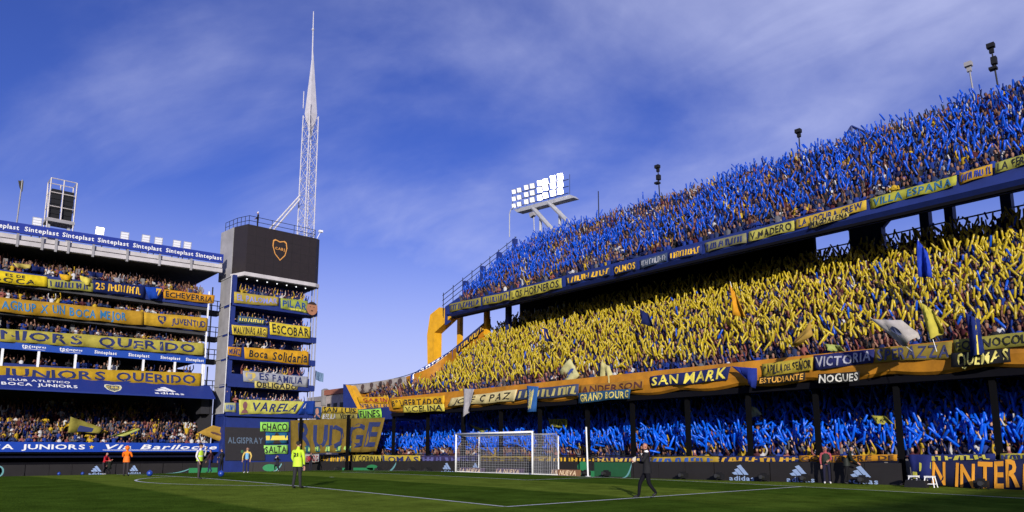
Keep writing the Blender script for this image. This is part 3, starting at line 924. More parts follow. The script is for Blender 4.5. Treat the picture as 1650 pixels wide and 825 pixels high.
for u, v0, v1 in ((871, 349, 380), (902, 340, 378)):
    mb = MB(); mb.tube(at(u, v0, 1, FY + 0.6), at(u, v1, 1, FY + 0.6), 0.16, n=6); build('support_post', mb, M_STEEL, bank)

for u, v, lit, lab in ((60, 357, M_LAMP2, 'white floodlight box beside the speaker cage on the roof'), (161, 372, M_LAMP3, 'brightest lit floodlight on the roof edge of the boxes stand'),
                  (201, 380, M_LAMP2, 'roof floodlight just past the brightest one'), (235, 384.5, M_LAMP2, 'third roof floodlight from the speaker cage'), (255.5, 388.5, M_LAMP2, 'roof floodlight closely paired, fourth past the speaker cage'),
                  (285, 393, M_LAMP2, 'roof floodlight, second last before the corner tower'), (302, 395.5, M_LAMP2, 'roof floodlight nearest to the corner tower')):
    p = at(u, v, 0, -37.6)
    yl = p[1]
    f_ = thing('roof_floodlight', (p[0], p[1], 19.8 + rz(yl)), lab, 'floodlight', 'floodlights along the flat roof')
    n_ = np.array([0.9, -0.1, -0.25]); n_ /= np.linalg.norm(n_); r_ = np.cross(n_, [0, 0, 1]); r_ /= np.linalg.norm(r_); u_ = np.cross(r_, n_)
    lamp(f_, p, 0.36, lit if lit is M_LAMP3 else mat((0.62, 0.62, 0.66), 0.4, var=0, emit=0.25), n_, r_, u_, 0.4)
    for b_ in (-.12, .12):
        mb = MB(); c_ = p + n_ * .03 + u_ * b_; mb.add([c_ - r_ * .3 - u_ * .018, c_ + r_ * .3 - u_ * .018, c_ + r_ * .3 + u_ * .018, c_ - r_ * .3 + u_ * .018], [(0, 1, 2, 3)]); build('louvre', mb, M_STEEL, f_)
    mb = MB(); mb.tube(p - n_ * 0.3 + [0, -.3, -.3], (p[0] - .3, p[1] - .3, 19.7 + rz(yl)), 0.05, n=5); mb.tube(p - n_ * 0.3 + [0, .3, -.3], (p[0] - .3, p[1] + .3, 19.7 + rz(yl)), 0.05, n=5)
    build('stand_leg', mb, M_STEEL, f_)

# speaker cage on the roof
cy0, cy1, cx = at(77, 345, 0, -39)[1], at(119, 352, 0, -39)[1], -39.0
cage = thing('speaker_cage', (cx - 0.8, (cy0 + cy1) / 2, 19.8), 'grey steel cage holding tall dark speaker columns on the roof', 'cage')
mb = MB()
z0, z1, z2 = 19.8, 22.35, 26.2
for x in (cx, cx - 1.6):
    for y in (cy0, (cy0 + cy1) / 2, cy1):
        mb.tube((x, y, z0 if y != (cy0 + cy1) / 2 else z1), (x, y, z2), 0.06, n=5)
    for z in (z1 + 0.1, 23.6, 24.9, z2):
        mb.tube((x, cy0, z), (x, cy1, z), 0.045, n=4)
for y in (cy0, cy1):
    for z in (23.6, 24.9, z2):
        mb.tube((cx, y, z), (cx - 1.6, y, z), 0.045, n=4)
    mb.tube((cx, y, z1), (cx - 1.6, y, z2), 0.035, n=4)
build('cage_frame', mb, mat((0.55, 0.50, 0.47), 0.6), cage)
part('platform', M_PANEL, (cx - 1.7, cx + 0.08, cy0 - 0.1, cy1 + 0.1, z1 - 0.18, z1 + 0.1), parent=cage)
mb = MB()
for y in (cy0 + 0.1, cy1 - 0.35):
    mb.box(cx - 0.9, cx - 0.6, y, y + 0.25, z0, z1 - 0.2)
mb.box(cx - 0.7, cx - 0.5, cy0 + 0.3, cy0 + 1.1, 20.6, 20.75); mb.box(cx - 0.7, cx - 0.5, cy0 + 0.3, cy0 + 1.1, 21.2, 21.35)
build('platform_leg', mb, M_STEEL, cage)
for a, b in ((cy0 + 0.14, (cy0 + cy1) / 2 - 0.08), ((cy0 + cy1) / 2 + 0.08, cy1 - 0.14)):
    for k in range(6):
        part('speaker', M_DARK, (cx - 0.75 + 0.03 * k, cx - 0.2 + 0.03 * k, a, b, z1 + 0.16 + 0.46 * k, z1 + 0.16 + 0.46 * k + 0.43), parent=cage)

# lamp poles along the rim of the upper tier
def sky_pole(u0, v0, u1, v1, label, head):
    a = at(u1, v1, 1, 21.0); b = at(u0, v0, 1, 21.0)
    t = thing('rim_pole', (a[0], 21.0, a[2] - 2.0), label, 'pole')
    mb = MB(); mb.tube((a[0], 21.0, a[2] - 2.0), b, 0.06, 0.045, n=6); build('pole', mb, M_DARK if head != 'white' else M_PANEL, t)
    if head:
        mb = MB(); s = 0.21
        mb.box(b[0] - s, b[0] + s, b[1] - 0.25, b[1] + 0.1, b[2] - 0.08, b[2] + 0.2)
        mb.box(b[0] - 0.12, b[0] + 0.12, b[1] - 0.1, b[1] + 0.1, b[2] - 0.4, b[2] - 0.1)
        build('lamp_head', mb, M_PANEL if head == 'white' else M_DARK, t)
        if head == 'double':
            c = b + (a - b) * 0.33; c2 = b + (a - b) * 0.5
            mb = MB(); mb.box(c[0] - 0.15, c[0] + 0.15, c[1] - 0.2, c[1] + 0.15, c[2] - 0.22, c[2] + 0.25); build('camera_box', mb, M_DARK, t)
            mb = MB(); mb.box(c2[0] - 0.32, c2[0] + 0.1, c2[1] - 0.3, c2[1] + 0.1, c2[2] - 0.08, c2[2] + 0.08); build('side_camera', mb, M_DARK, t)
sky_pole(1060, 270, 1064, 320, 'dark pole with two heads above the middle of the upper tier', 'double')
sky_pole(1287, 213, 1289, 252, 'short dark lamp pole beside the glazed stair cover', 'single')
sky_pole(1561, 106, 1573, 160, 'thin pale pole with a tilted light lamp head', 'white')
sky_pole(1597, 76, 1612, 145, 'tall dark pole with stacked cameras next to the pale lamp pole', 'double')
sky_pole(964, 308, 965, 350, 'bare thin pole past the floodlight bank', None)
t = thing('bent_pole', tuple(at(821, 378, 1, 20.5)), 'thin bent grey pole under the floodlight bank', 'pole')
mb = MB(); mb.path([at(821, 382, 1, 20.5), at(821, 345, 1, 20.5), at(823, 338, 1, 20.5), at(828, 334, 1, 20.5)], 0.06, 6); build('pole', mb, M_STEEL, t)
t = thing('small_floodlight', tuple(at(861, 366, 1, 20.8)), 'small grey spotlight hanging below the lit floodlight bank', 'floodlight')
mb = MB(); mb.tube(at(861, 375, 1, 20.8), at(860, 350, 1, 20.8), 0.06, n=5); build('pole', mb, M_STEEL, t)
c = at(856, 346, 1, 20.8); mb = MB(); mb.prism([c + [-.4, 0, .25], c + [.15, 0, .3], c + [.35, 0, -.1], c + [-.2, 0, -.25]], (0, 0.4, 0)); build('lamp_head', mb, M_PANEL, t)
# glazed stair cover on the rim
t = thing('stair_cover', tuple(at(1372, 235, 1, 20.8)), 'small blue framed glazed stair cover on the rim of the upper tier', 'stair cover')
A_, B_, C_, D_ = at(1350, 238, 1, 20.4), at(1372, 203, 1, 20.4), at(1397, 214, 1, 20.4), at(1397, 240, 1, 20.4)
mb = MB()
for p, q in ((A_, B_), (B_, C_), (C_, D_), (B_, at(1374, 240, 1, 20.4)), (at(1385, 208, 1, 20.4), at(1386, 240, 1, 20.4))):
    mb.tube(p, q, 0.07, n=5); mb.tube(p + [0, 1.6, 0], q + [0, 1.6, 0], 0.07, n=5)
for p in (A_, B_, C_):
    mb.tube(p, p + [0, 1.6, 0], 0.06, n=5)
build('cover_frame', mb, M_BLUE, t)
gm = bpy.data.materials.new('glass'); gm.use_nodes = True
gb = gm.node_tree.nodes['Principled BSDF']; gb.inputs['Base Color'].default_value = (0.5, 0.6, 0.9, 1); gb.inputs['Roughness'].default_value = 0.1; gb.inputs['Alpha'].default_value = 0.35
mb = MB(); mb.add([A_, B_, B_ + [0, 1.6, 0], A_ + [0, 1.6, 0]], [(0, 1, 2, 3)]); build('glass_pane', mb, gm, t)
mb = MB(); mb.add([B_, C_, C_ + [0, 1.6, 0], B_ + [0, 1.6, 0]], [(0, 1, 2, 3)]); build('glass_pane', mb, gm, t)

# the stand on the near touchline, behind the camera: its edge throws the shade on the near turf
side = thing('side_stand', (50, -40, 0), 'tall covered stand along the near touchline behind the camera', 'stand')
mb = MB()
for k in range(14):
    mb.box(41.5 + k * 0.9, 72, -112, 26, -0.5 + k * 0.55, 1.2 + k * 0.55)
build('terrace', mb, M_CDARK, side)
part('rear_wall', M_CONC, (72, 72.6, -112, 26, -0.6, 13.6), parent=side)
part('roof', M_PANEL, (68.0, 74, -112, 26, 13.6, 14.0), parent=side)
for y in np.arange(-108, 26, 12):
    part('roof_column', M_BLUE, (70.0, 70.5, y, y + 0.5, 5, 13.6), parent=side)

# old brick buildings beyond the open corner
M_BRICK = mat((0.28, 0.10, 0.06), 0.9, var=0.35, scale=4)
M_WALL = mat((0.35, 0.30, 0.27), 0.9, var=0.3, scale=1.5)
def building(label, u0, u1, vt, Y, zb_, wallm, roofm, extra=None):
    a = at(u0, vt, 1, Y); b = at(u1, vt, 1, Y)
    t = thing('old_building', ((a[0] + b[0]) / 2, Y, -1), label, 'building', 'old buildings beyond the corner')
    part('wall', wallm, (a[0], b[0], Y, Y + 10, -1.1, a[2] - 0.9), parent=t)
    part('parapet', roofm, (a[0] - 0.3, b[0] + 0.3, Y - 0.3, Y + 10.2, a[2] - 0.9, a[2]), parent=t)
    n = 3
    for k in range(n):
        x = a[0] + (b[0] - a[0]) * (k + 0.5) / n
        part('window', M_DARK, (x - 0.6, x + 0.6, Y - 0.06, Y + 0.05, a[2] - 4.2, a[2] - 2.4), parent=t)
building('old pale building with a brick red parapet beyond the corner', 526, 557, 629, 30, 0, M_WALL, M_BRICK)
building('grey flat roofed old building next to the tower edge', 500, 530, 641, 36, 0, M_WALL, M_CONC)
p = at(524, 641, 1, 33)
t = thing('roof_tank', (p[0], 33, p[2] - 1), 'grey water tank on the roof of the old building', 'tank')
mb = MB(); mb.tube((p[0], 33, p[2] - 1.5), (p[0], 33, p[2] + 1.4), 0.75, 0.75, n=12); mb.tube((p[0], 33, p[2] + 1.4), (p[0], 33, p[2] + 1.7), 0.8, 0.3, n=12); build('tank', mb, M_CONC, t)

# ------------------------------------------------------------------ banners on the stand of boxes
XB = -36.9
def ban(label, q, ax, val, col, items=(), **k):
    return banner('banner', label, px(q, ax, val), col, items, **k)
ban('bright yellow banner with black letters, top balcony next to the photo edge', [(-30, 432), (76, 446), (76, 462), (-30, 452)], 0, XB, (0.80, 0.60, 0.02), [('ES DE', BLACK, .35, .60, .65, .85), ('BOCA', BLACK, .18, .10, .82, .52)])
ban('green and yellow banner with worn dark letters on the top balcony', [(77, 449), (150, 456), (150, 470), (77, 463)], 0, XB, (0.42, 0.40, 0.08), [('#bars_a', NAVY, .05, .15, .95, .85)])
ban('navy banner with tall worn yellow strokes on the top balcony', [(150, 450), (233, 461), (233, 480), (150, 469)], 0, XB, NAVY, [('25', YEL, .04, .25, .22, .80), ('#bars_b', YEL, .28, .2, .92, .85)])
banner('flag', 'blue and yellow flag hanging between two banners on the top balcony', px([(233, 462), (262, 464), (258, 482), (240, 480)], 0, -36.7), (0.01, 0.06, 0.40), [('#rect', YEL, .6, .1, .95, .9)], wave=0.15, cat='flag')
ban('brown orange banner reading ECHEVERRIA on the top balcony', [(263, 466), (346, 476), (344, 489), (263, 480)], 0, XB, ORG, [('ECHEVERRIA', BLACK, .04, .2, .96, .8)])
ban('long orange banner with pale blue letters on the fourth level', [(-30, 476), (231, 502), (231, 524), (-30, 499)], 0, XB, (0.50, 0.28, 0.025), [('AGRUP X UN BOCA MEJOR', (0.02, 0.16, 0.34), .11, .22, .88, .80)], wave=0.06)
ban('golden banner with a shield and navy letters at the end of the fourth level', [(232, 503), (334, 512), (334, 533), (232, 523)], 0, XB, (0.60, 0.36, 0.03), [('#shield', NAVY, .20, .2, .34, .85), ('JUVENTUD', NAVY, .42, .25, .97, .72)])
ban('long olive yellow banner with navy letters just over the blue sponsor band', [(-40, 526), (329, 553), (329, 572), (-40, 546.5)], 0, XB, (0.48, 0.41, 0.07), [('JUNIORS', NAVY, -.02, .18, .42, .86), ('QUERIDO', NAVY, .49, .18, .95, .86)], wave=0.07)
ban('ochre banner with dark blue letters hung just over the blue awning', [(-40, 587.5), (324, 601), (324, 622), (-40, 608)], 0, -36.85, (0.54, 0.33, 0.02), [('JUNIORS', NAVY, .10, .2, .53, .82), ('QUERIDO', NAVY, .58, .2, .97, .82)], wave=0.04)
for k, (u0, v0, w, h, c) in enumerate(((95, 441, 22, 10, YEL), (128, 444, 20, 14, PALE), (140, 437, 26, 9, NAVY), (182, 447, 18, 8, (.3, .3, .35)), (45, 428, 28, 9, NAVY), (20, 424, 30, 8, (.5, .4, .1)))):
    banner('flag', ('yellow flag waved over the navy banner on the top balcony', 'pale yellow flag drooping on the top balcony', 'dark flag blown flat over the top balcony', 'small grey flag on the top balcony', 'navy flag under the roof near the photo edge', 'dull gold flag under the roof near the photo edge')[k],
           px([(u0, v0), (u0 + w, v0 + h * .4), (u0 + w * .9, v0 + h * 1.2), (u0 + w * .2, v0 + h)], 0, -37.0), c, wave=0.18, cat='flag')

# ------------------------------------------------------------------ banners on the tower
XT = -34.66
def tban(label, q, col, items=(), **k):
    return ban(label, q, 0, XT, col, items, wave=k.pop('wave', 0.04), **k)
tban('dull yellow banner reading EL PALOMAR on the top tower balcony', [(377, 470), (449, 479), (449, 493), (377, 488)], (0.50, 0.38, 0.07), [('EL PALOMAR', (0.22, 0.24, 0.55), .06, .25, .96, .78)])
tban('green and yellow banner reading PILAR on the top tower balcony', [(452, 480), (496, 485), (496, 505), (452, 496)], (0.36, 0.42, 0.07), [('PILAR', (0.01, 0.05, 0.22), .06, .28, .95, .85), ('#bars_e', PALE, .3, .06, .9, .2)])
t_ = at(503, 497, 0, -34.5)
f_ = thing('portrait_sign', tuple(t_), 'round orange portrait sign at the outer corner of the top tower balcony', 'sign')
mb = MB(); mb.prism([(t_[0], t_[1] + 0.62 * math.cos(a), t_[2] + 0.72 * math.sin(a)) for a in np.linspace(0, 2 * math.pi, 17)[:-1]], (-0.06, 0, 0)); build('disc', mb, mat((.34, .15, .08), .7), f_)
for dy_, dz_, r_ in ((-.2, .15, .08), (.2, .15, .08), (0, -.25, .14)):
    mb = MB(); mb.prism([(t_[0] + 0.01, t_[1] + dy_ + r_ * math.cos(a), t_[2] + dz_ + r_ * .6 * math.sin(a)) for a in np.linspace(0, 2 * math.pi, 11)[:-1]], (-0.02, 0, 0)); build('printed_mark', mb, mat((.08, .03, .02), .7), f_)
mb = MB(); mb.prism([(t_[0] + 0.012, t_[1] + .62 * math.cos(a), t_[2] + .72 * math.sin(a)) for a in np.linspace(.6, 2.54, 9)], (-0.02, 0, 0)); build('printed_mark', mb, mat((.03, .015, .01), .7), f_)
tban('dark blue grey banner with worn letters over the MALVINAS banner', [(384, 508), (427, 514), (428, 524), (382, 519)], (0.06, 0.11, 0.18), [('#bars_c', PALE, .06, .25, .94, .75)])
tban('yellow banner reading MALVINAS ARG on the tower', [(373, 523), (431, 528), (430, 543), (374, 538)], (0.72, 0.55, 0.06), [('MALVINAS ARG.', BLACK, .04, .16, .97, .86)])
tban('yellow banner reading ESCOBAR on the tower', [(434, 518.5), (500, 527), (500, 545.5), (435, 539)], (0.74, 0.58, 0.05), [('ESCOBAR', BLACK, .06, .16, .96, .86)])
tban('small orange banner reading MUÑIZ at the inner edge of the tower', [(367, 558.5), (389, 560), (388, 574), (367, 572)], ORG, [('MUÑIZ', NAVY, .08, .18, .92, .78)])
tban('orange banner with dark italic letters on the third tower balcony', [(393, 559), (497, 566.5), (497, 588.5), (394, 577)], (0.70, 0.36, 0.02), [('Boca', BLACK, .06, .2, .34, .82, .2), ('Solidaria', BLACK, .42, .15, .97, .82, .2)])
tban('grey white banner with navy letters and a crest on the tower', [(391, 597), (496, 607), (495, 624), (392, 614)], (0.40, 0.41, 0.45), [('#shield', (.55, .42, .1), .03, .1, .19, .9), ('ES', NAVY, .24, .3, .38, .9), ('FAMILIA', NAVY, .44, .25, .92, .85)])
tban('pale yellow banner reading OBLIGADO under the grey banner on the tower', [(410, 613.5), (480, 619), (479, 628), (410, 624.5)], (0.66, 0.56, 0.16), [('OBLIGADO', BLACK, .03, .1, .97, .9)], off=0.05)
tban('small pale banner with blue letters at the foot of the tower balconies', [(361.5, 649), (380, 649), (380, 664), (361.5, 663)], (0.50, 0.50, 0.22), [('#bars_d', (0.02, 0.12, 0.5), .1, .2, .9, .8)])
tban('yellow green banner reading VARELA on the lowest tower balcony', [(385, 643.5), (492, 647), (476, 666), (385, 667)], (0.62, 0.60, 0.12), [('#head', (.22, .09, .10), .02, .08, .16, .88), ('VARELA', NAVY, .20, .2, .96, .82)])
tban('blue cloth with a white letter folded over the end of the VARELA banner', [(490, 646), (507, 646), (506, 668), (478, 667)], (0.012, 0.05, 0.30), [('A', WHITE, .15, .45, .35, .8)], wave=0.08)
# foot of the tower: screen and banners
XF = -35.1
f_ = thing('led_screen', tuple(at(395, 742, 0, XF)), 'dark standing advertising screen at the foot of the corner tower', 'screen')
q = px([(363, 688), (427, 690), (427, 742), (363, 742)], 0, XF)
mb = MB(); mb.prism(q, (-0.12, 0, 0)); o = build('panel', mb, mat((0.028, 0.026, 0.03), 0.4, var=0.1), f_)
S_, _ = cloth_fn(q, 0, 0); lettering(S_, [('ALGISPRAY', (0.09, 0.13, 0.19), .06, .52, .94, .70), ('#disc', (.04, .12, .05), .38, .22, .45, .32), ('#disc', (.05, .06, .14), .50, .22, .57, .32)], o, 0.015)
ban('neon green banner reading CHACO at the foot of the tower', rect(419, 680, 465, 695), 0, XF, (0.32, 0.75, 0.12), [('CHACO', BLACK, .05, .15, .95, .85)])
ban('blue and yellow banner with a printed portrait between CHACO and SALTA', rect(428, 697, 463, 714), 0, XF, (0.02, 0.14, 0.28), [('#rect', (.74, .6, .08), 0, .3, 1, .72), ('#head', (.03, .02, .02), .28, .0, .72, 1.0), ('#disc', (.62, .5, .45), .38, .28, .62, .86)])
ban('neon green banner reading SALTA at the foot of the tower', rect(425, 717, 463, 731), 0, XF, (0.35, 0.75, 0.15), [('SALTA', BLACK, .05, .15, .95, .85)])

# ------------------------------------------------------------------ banners in the open corner
A_, B_ = (-33.7, 2.2), (-20.0, 4.55)
def cq(q): return [atline(u, v, A_, B_) for u, v in q]
banner('banner', 'huge faded ochre banner with blue letters RUDGE behind the corner fence', cq([(468, 677), (621, 673), (608, 727), (470, 731)]), (0.22, 0.145, 0.025), [('RUDGE', (0.018, 0.03, 0.11), .10, .15, .97, .86)], wave=0.06)
banner('banner', 'blue green strip banner with worn letters under RUDGE', cq([(488, 718), (572, 716), (570, 727), (488, 729)]), (0.03, 0.14, 0.18), [('#bars_f', (.35, .55, .12), .03, .15, .97, .85)])
ban('small blue banner with a printed portrait beside SAN LUIS', [(506, 655), (518, 656), (517, 675), (505, 674)], 1, 4.9, (0.02, 0.07, 0.20), [('#head', (.40, .2, .14), .2, .1, .9, .9)])
ban('ochre banner reading SAN LUIS on the blue corner gallery', [(520, 655), (577, 657.5), (576, 666), (519, 665)], 1, 4.9, (0.60, 0.42, 0.04), [('SAN LUIS', BLACK, .04, .1, .97, .9)])
ban('olive banner reading BELLA VISTA under SAN LUIS', [(519, 665.5), (576, 666.5), (576, 675.5), (517, 676)], 1, 4.88, (0.34, 0.29, 0.08), [('BELLA', (.45, .45, .5), .06, .15, .46, .85), ('VISTA', BLACK, .54, .15, .96, .85)])
ban('bright green banner reading FUNES on the blue corner gallery', [(577, 660.5), (614, 658), (615, 672.5), (580, 674.5)], 1, 4.88, (0.35, 0.75, 0.10), [('FUNES', BLACK, .06, .14, .95, .86)])
ban('orange banner reading GARIN above VERSAILLES', [(576, 640), (627, 639), (627, 650), (578, 649)], 1, 5.3, (0.80, 0.42, 0.02), [('GARIN', (.3, .04, .03), .18, .25, .98, .8)])
ban('orange banner reading VERSAILLES on the corner gallery', [(579, 649), (627, 650.5), (627, 658), (584, 659)], 1, 5.25, (0.72, 0.38, 0.04), [('VERSAILLES', NAVY, .04, .15, .98, .85)])
# printed heads follow the curved parapet
def strip(label, i0, i1, top, bot, col, items, name='banner'):
    return banner(name, label, [PARA[i0] + [0.06, -0.1, top], PARA[i1] + [0.06, -0.1, top], PARA[i1] + [0.06, -0.12, bot], PARA[i0] + [0.06, -0.12, bot]], col, items, wave=0.05, sag=0.02)
heads = [('#head', (.07, .045, .045), .03 + .162 * k, .06, .17 + .162 * k, .95) for k in range(6)]
strip('grey banner with six dark printed heads on the curved parapet', 1, 13, -0.02, -0.95, (0.40, 0.36, 0.33), heads)
strip('blue banner with white worn letters climbing the curved parapet', 14, 27, 0.0, -0.85, (0.012, 0.06, 0.36), [('#bars_g', WHITE, .04, .3, .96, .95)])
strip('navy and gold strip at the top of the curved parapet', 28, 35, 0.05, -0.7, (0.03, 0.035, 0.12), [('#bars_h', YEL, .05, .2, .95, .8)])

# ------------------------------------------------------------------ banners on the yellow fascia
YF = 3.86
def fban(label, q, col, items=(), Y=YF, **k):
    return ban(label, q, 1, Y, col, items, **k)
fban('orange banner reading B LIBERTADOR at the corner end of the yellow fascia', [(630, 644), (717, 637), (717, 652), (632, 658)], (0.74, 0.42, 0.02), [('B°', BLACK, .03, .2, .14, .8), ('LIBERTADOR', BLACK, .18, .18, .98, .85)])
fban('pale yellow banner reading V.CELINA under LIBERTADOR', [(651, 653.5), (716, 650.5), (716, 661.5), (650, 664.5)], PALE, [('V.CELINA', BLACK, .04, .12, .97, .88)], Y=3.72)
fban('cream banner reading JOSE C PAZ on the yellow fascia', [(728, 641), (834.5, 627), (830, 645.5), (721, 653.5)], CREAM, [('JOSE C PAZ', BLACK, .10, .2, .92, .82)])
fban('tall pale cloth hanging down over the JOSE C PAZ banner', [(748, 625.5), (766, 627), (757, 660), (750, 671)], (0.42, 0.40, 0.42), (), Y=3.66, wave=0.09)
fban('grey blue banner with worn yellow letters right of JOSE C PAZ', [(836, 628), (933, 618.5), (932, 637), (831, 644)], (0.05, 0.07, 0.15), [('#bars_i', (.42, .36, .12), .05, .12, .95, .88)])
fban('blue and yellow cloth hanging straight down over the grey blue banner', [(850, 621), (869, 623), (862, 663), (849, 663)], (0.03, 0.12, 0.36), [('#bars_j', PALE, .3, .1, .7, .9)], Y=3.66, wave=0.08)
fban('brown orange banner reading ANDERSON on the fascia', [(935, 621), (1038, 611), (1036, 626), (934, 638)], (0.42, 0.20, 0.03), [('ANDERSON', (.07, .02, .02), .04, .15, .98, .85)])
fban('teal banner reading GRAND BOURG hung below ANDERSON', [(932, 633), (1017, 626), (1016, 641), (932, 649)], (0.03, 0.10, 0.20), [('GRAND BOURG', (.6, .5, .12), .04, .15, .97, .85)], Y=3.72)
fban('navy banner with big yellow letters SAN MARK on the fascia', [(1048, 606.5), (1178, 590.5), (1172, 612), (1048, 623)], (0.02, 0.03, 0.14), [('SAN MARK', (.72, .60, .08), .03, .1, .97, .92)])
banner('flag', 'blue flag thrown over the fascia between two banners', px([(1180, 590), (1222, 593), (1218, 625), (1204, 610)], 1, 3.6), (0.02, 0.04, 0.28), wave=0.14, cat='flag')
fban('yellow banner reading CAPILLA DEL SEÑOR on the fascia', [(1228, 586), (1311, 575.5), (1311, 596), (1228, 606)], (0.55, 0.42, 0.05), [('CAPILLA', BLACK, .03, .15, .44, .88), ('DEL', BLACK, .47, .25, .58, .75), ('SEÑOR', BLACK, .61, .18, .98, .85)])
fban('black banner with orange letters under CAPILLA DEL SEÑOR', [(1224, 607.5), (1298, 600), (1298, 613), (1224, 618)], (0.03, 0.025, 0.02), [('ESTUDIANTE', (.66, .34, .05), .03, .15, .97, .85)], Y=3.74)
fban('navy banner reading VICTORIA in grey letters on the fascia', [(1311, 572), (1410, 562.5), (1409, 584.5), (1311, 595)], (0.025, 0.03, 0.14), [('VICTORIA', (.36, .36, .42), .04, .18, .96, .85)])
fban('black banner reading NOGUES under VICTORIA', [(1319, 602), (1386, 598), (1386, 614), (1319, 617)], (0.02, 0.02, 0.022), [('NOGUES', (.6, .58, .5), .04, .12, .97, .88)], Y=3.74)
fban('dark gold banner reading SPERAZZA on the fascia', [(1411, 562), (1535, 549), (1534, 575), (1411, 584)], (0.30, 0.22, 0.04), [('SPERAZZA', (.04, .045, .12), .04, .12, .97, .88)])
fban('olive banner with black letters at the photo edge of the fascia', [(1536, 547), (1670, 533), (1670, 556), (1536, 567)], (0.34, 0.31, 0.06), [('EQUINOCOL', BLACK, .04, .2, .9, .82)])
fban('black banner with torn looking yellow letters below the olive banner', [(1533, 569), (1628, 561), (1628, 582), (1533, 591)], (0.02, 0.02, 0.025), [('QUEMAS', (.62, .55, .15), .1, .08, .97, .92)], Y=3.74, wave=0.1)

# ------------------------------------------------------------------ banners on the upper blue fascia
YU = 10.93
upper = [((724, 490), (775, 479), 13, (0.30, .26, .06), '#bars_k', NAVY, 'narrow yellow banner at the open end of the upper fascia'),
         ((778, 479), (820, 470), 13, (0.40, .34, .05), '#bars_l', NAVY, 'second narrow yellow banner on the upper fascia'),
         ((822, 469), (905, 448), 15, (0.50, .44, .07), 'LOS HORNEROS', BLACK, 'yellow banner reading LOS HORNEROS on the upper fascia'),
         ((912, 446), (984, 429), 13, (0.03, .05, .16), '#bars_m', YEL, 'navy banner with worn gold letters right of LOS HORNEROS'),
         ((989, 429), (1026, 420), 14, (0.03, .04, .12), 'OLMOS', YEL, 'dark banner reading OLMOS on the upper fascia'),
         ((1031, 419), (1076, 407), 13, (0.06, .09, .16), '#bars_n', GREY, 'grey blue worn banner right of OLMOS'),
         ((1079, 406), (1131, 393), 14, (0.03, .05, .20), '#bars_o', YEL, 'blue banner with thin yellow letters on the upper fascia'),
         ((1136, 391), (1203, 375), 15, (0.25, .24, .13), '#bars_p', NAVY, 'grey yellow worn banner left of V.MADERO'),
         ((1207, 373), (1280, 355), 16, (0.50, .46, .10), 'V.MADERO', BLACK, 'pale yellow banner reading V.MADERO on the upper fascia'),
         ((1283, 354), (1396, 322), 15, (0.62, .42, .05), 'LA LOCURA CREW', NAVY, 'orange yellow banner reading LA LOCURA on the upper fascia'),
         ((1402, 320), (1542, 282), 16, (0.45, .45, .06), 'VILLA ESPAÑA', (0.02, .12, .24), 'long yellow green banner reading VILLA ESPAÑA'),
         ((1546, 280), (1599, 264), 17, (0.62, .36, .04), '#bars_q', BLUE, 'orange banner with big blue letters near the photo edge of the upper fascia'),
         ((1604, 263), (1690, 236), 17, (0.42, .42, .09), 'LA FERRERE', BLACK, 'olive yellow banner at the photo edge of the upper fascia')]
for (u0, v0), (u1, v1), h, col, tx, tc_, lab in upper:
    ban(lab, [(u0, v0), (u1, v1), (u1, v1 + h), (u0, v0 + h)], 1, YU, col, [(tx, tc_, .05, .15, .95, .85)], wave=0.05)
ban('yellow banner reading MAGDALENA hung below LA LOCURA', [(1305, 357), (1369, 340), (1368, 349), (1304, 367)], 1, 10.86, (0.58, .46, .12), [('MAGDALENA', BLACK, .03, .1, .97, .9)])

# ------------------------------------------------------------------ strip of banners along the front wall
def wv(u): return float(np.interp(u, [480, 700, 1000, 1200, 1450, 1700], [731.5, 734, 736, 735, 732, 730])), float(np.interp(u, [480, 700, 1000, 1200, 1450, 1700], [744, 746, 745, 744.5, 742, 741]))
wall = [(487, 514, (.5, .48, .46), 'DEROS', (.25, .02, .03), 'white banner with dark red letters by the steward in yellow', 0), (516, 566, (.10, .12, .16), '#bars_r', YEL, 'grey and gold worn banner on the wall left of V.CORINA', 0),
        (568, 614, (.58, .46, .06), 'V.CORINA', BLACK, 'yellow banner reading V.CORINA on the front wall', 0), (616, 677, (.62, .46, .05), 'LOMAS', NAVY, 'yellow banner with round navy letters on the wall beside V.CORINA', 0),
        (679, 770, (.05, .04, .12), '#bars_s', (.10, .10, .28), 'dark purple banner on the wall behind the goal', 0), (773, 888, (.62, .42, .04), '#bars_t', (.12, .06, .02), 'gold banner with dark strokes on the wall seen through the goal net', 0),
        (890, 960, (.03, .025, .03), '#bars_u', YEL, 'black banner with gold marks on the wall beside the goal', 0), (962, 1048, (.03, .03, .10), '#bars_v', (.6, .4, .06), 'navy banner with leaning gold strokes behind the man in the suit', 0),
        (1050, 1158, (.48, .32, .04), '#bars_w', (.02, .08, .34), 'gold and blue banner on the wall right of the man in the suit', 0), (1160, 1286, (.02, .03, .13), '#bars_x', (.60, .34, .03), 'navy banner with orange blocks above the two logo boards', 0),
        (1288, 1446, (.62, .28, .02), 'GO SIEMPRE DE', (.04, .02, .02), 'orange banner with dark letters behind the two men at the boards', 0), (1464, 1604, (.02, .03, .14), '#bars_y', (.5, .45, .06), 'blue banner with yellow blocks above the big orange letters', 0),
        (1612, 1700, (.5, .44, .06), '#bars_z', NAVY, 'yellow banner at the photo edge of the front wall', 0)]
for u0, u1, col, tx, tc_, lab, _ in wall:
    if u1 < 560:
        q = [atline(u, v, (-33.0, 2.6), (-20, 4.5)) for u, v in ((u0, wv(u0)[0]), (u1, wv(u1)[0]), (u1, wv(u1)[1]), (u0, wv(u0)[1]))]
    else:
        q = px([(u0, wv(u0)[0]), (u1, wv(u1)[0]), (u1, wv(u1)[1]), (u0, wv(u0)[1])], 1, 4.5)
    banner('banner', lab, q, col, [(tx, tc_, .03, .12, .97, .85)], wave=0.03)
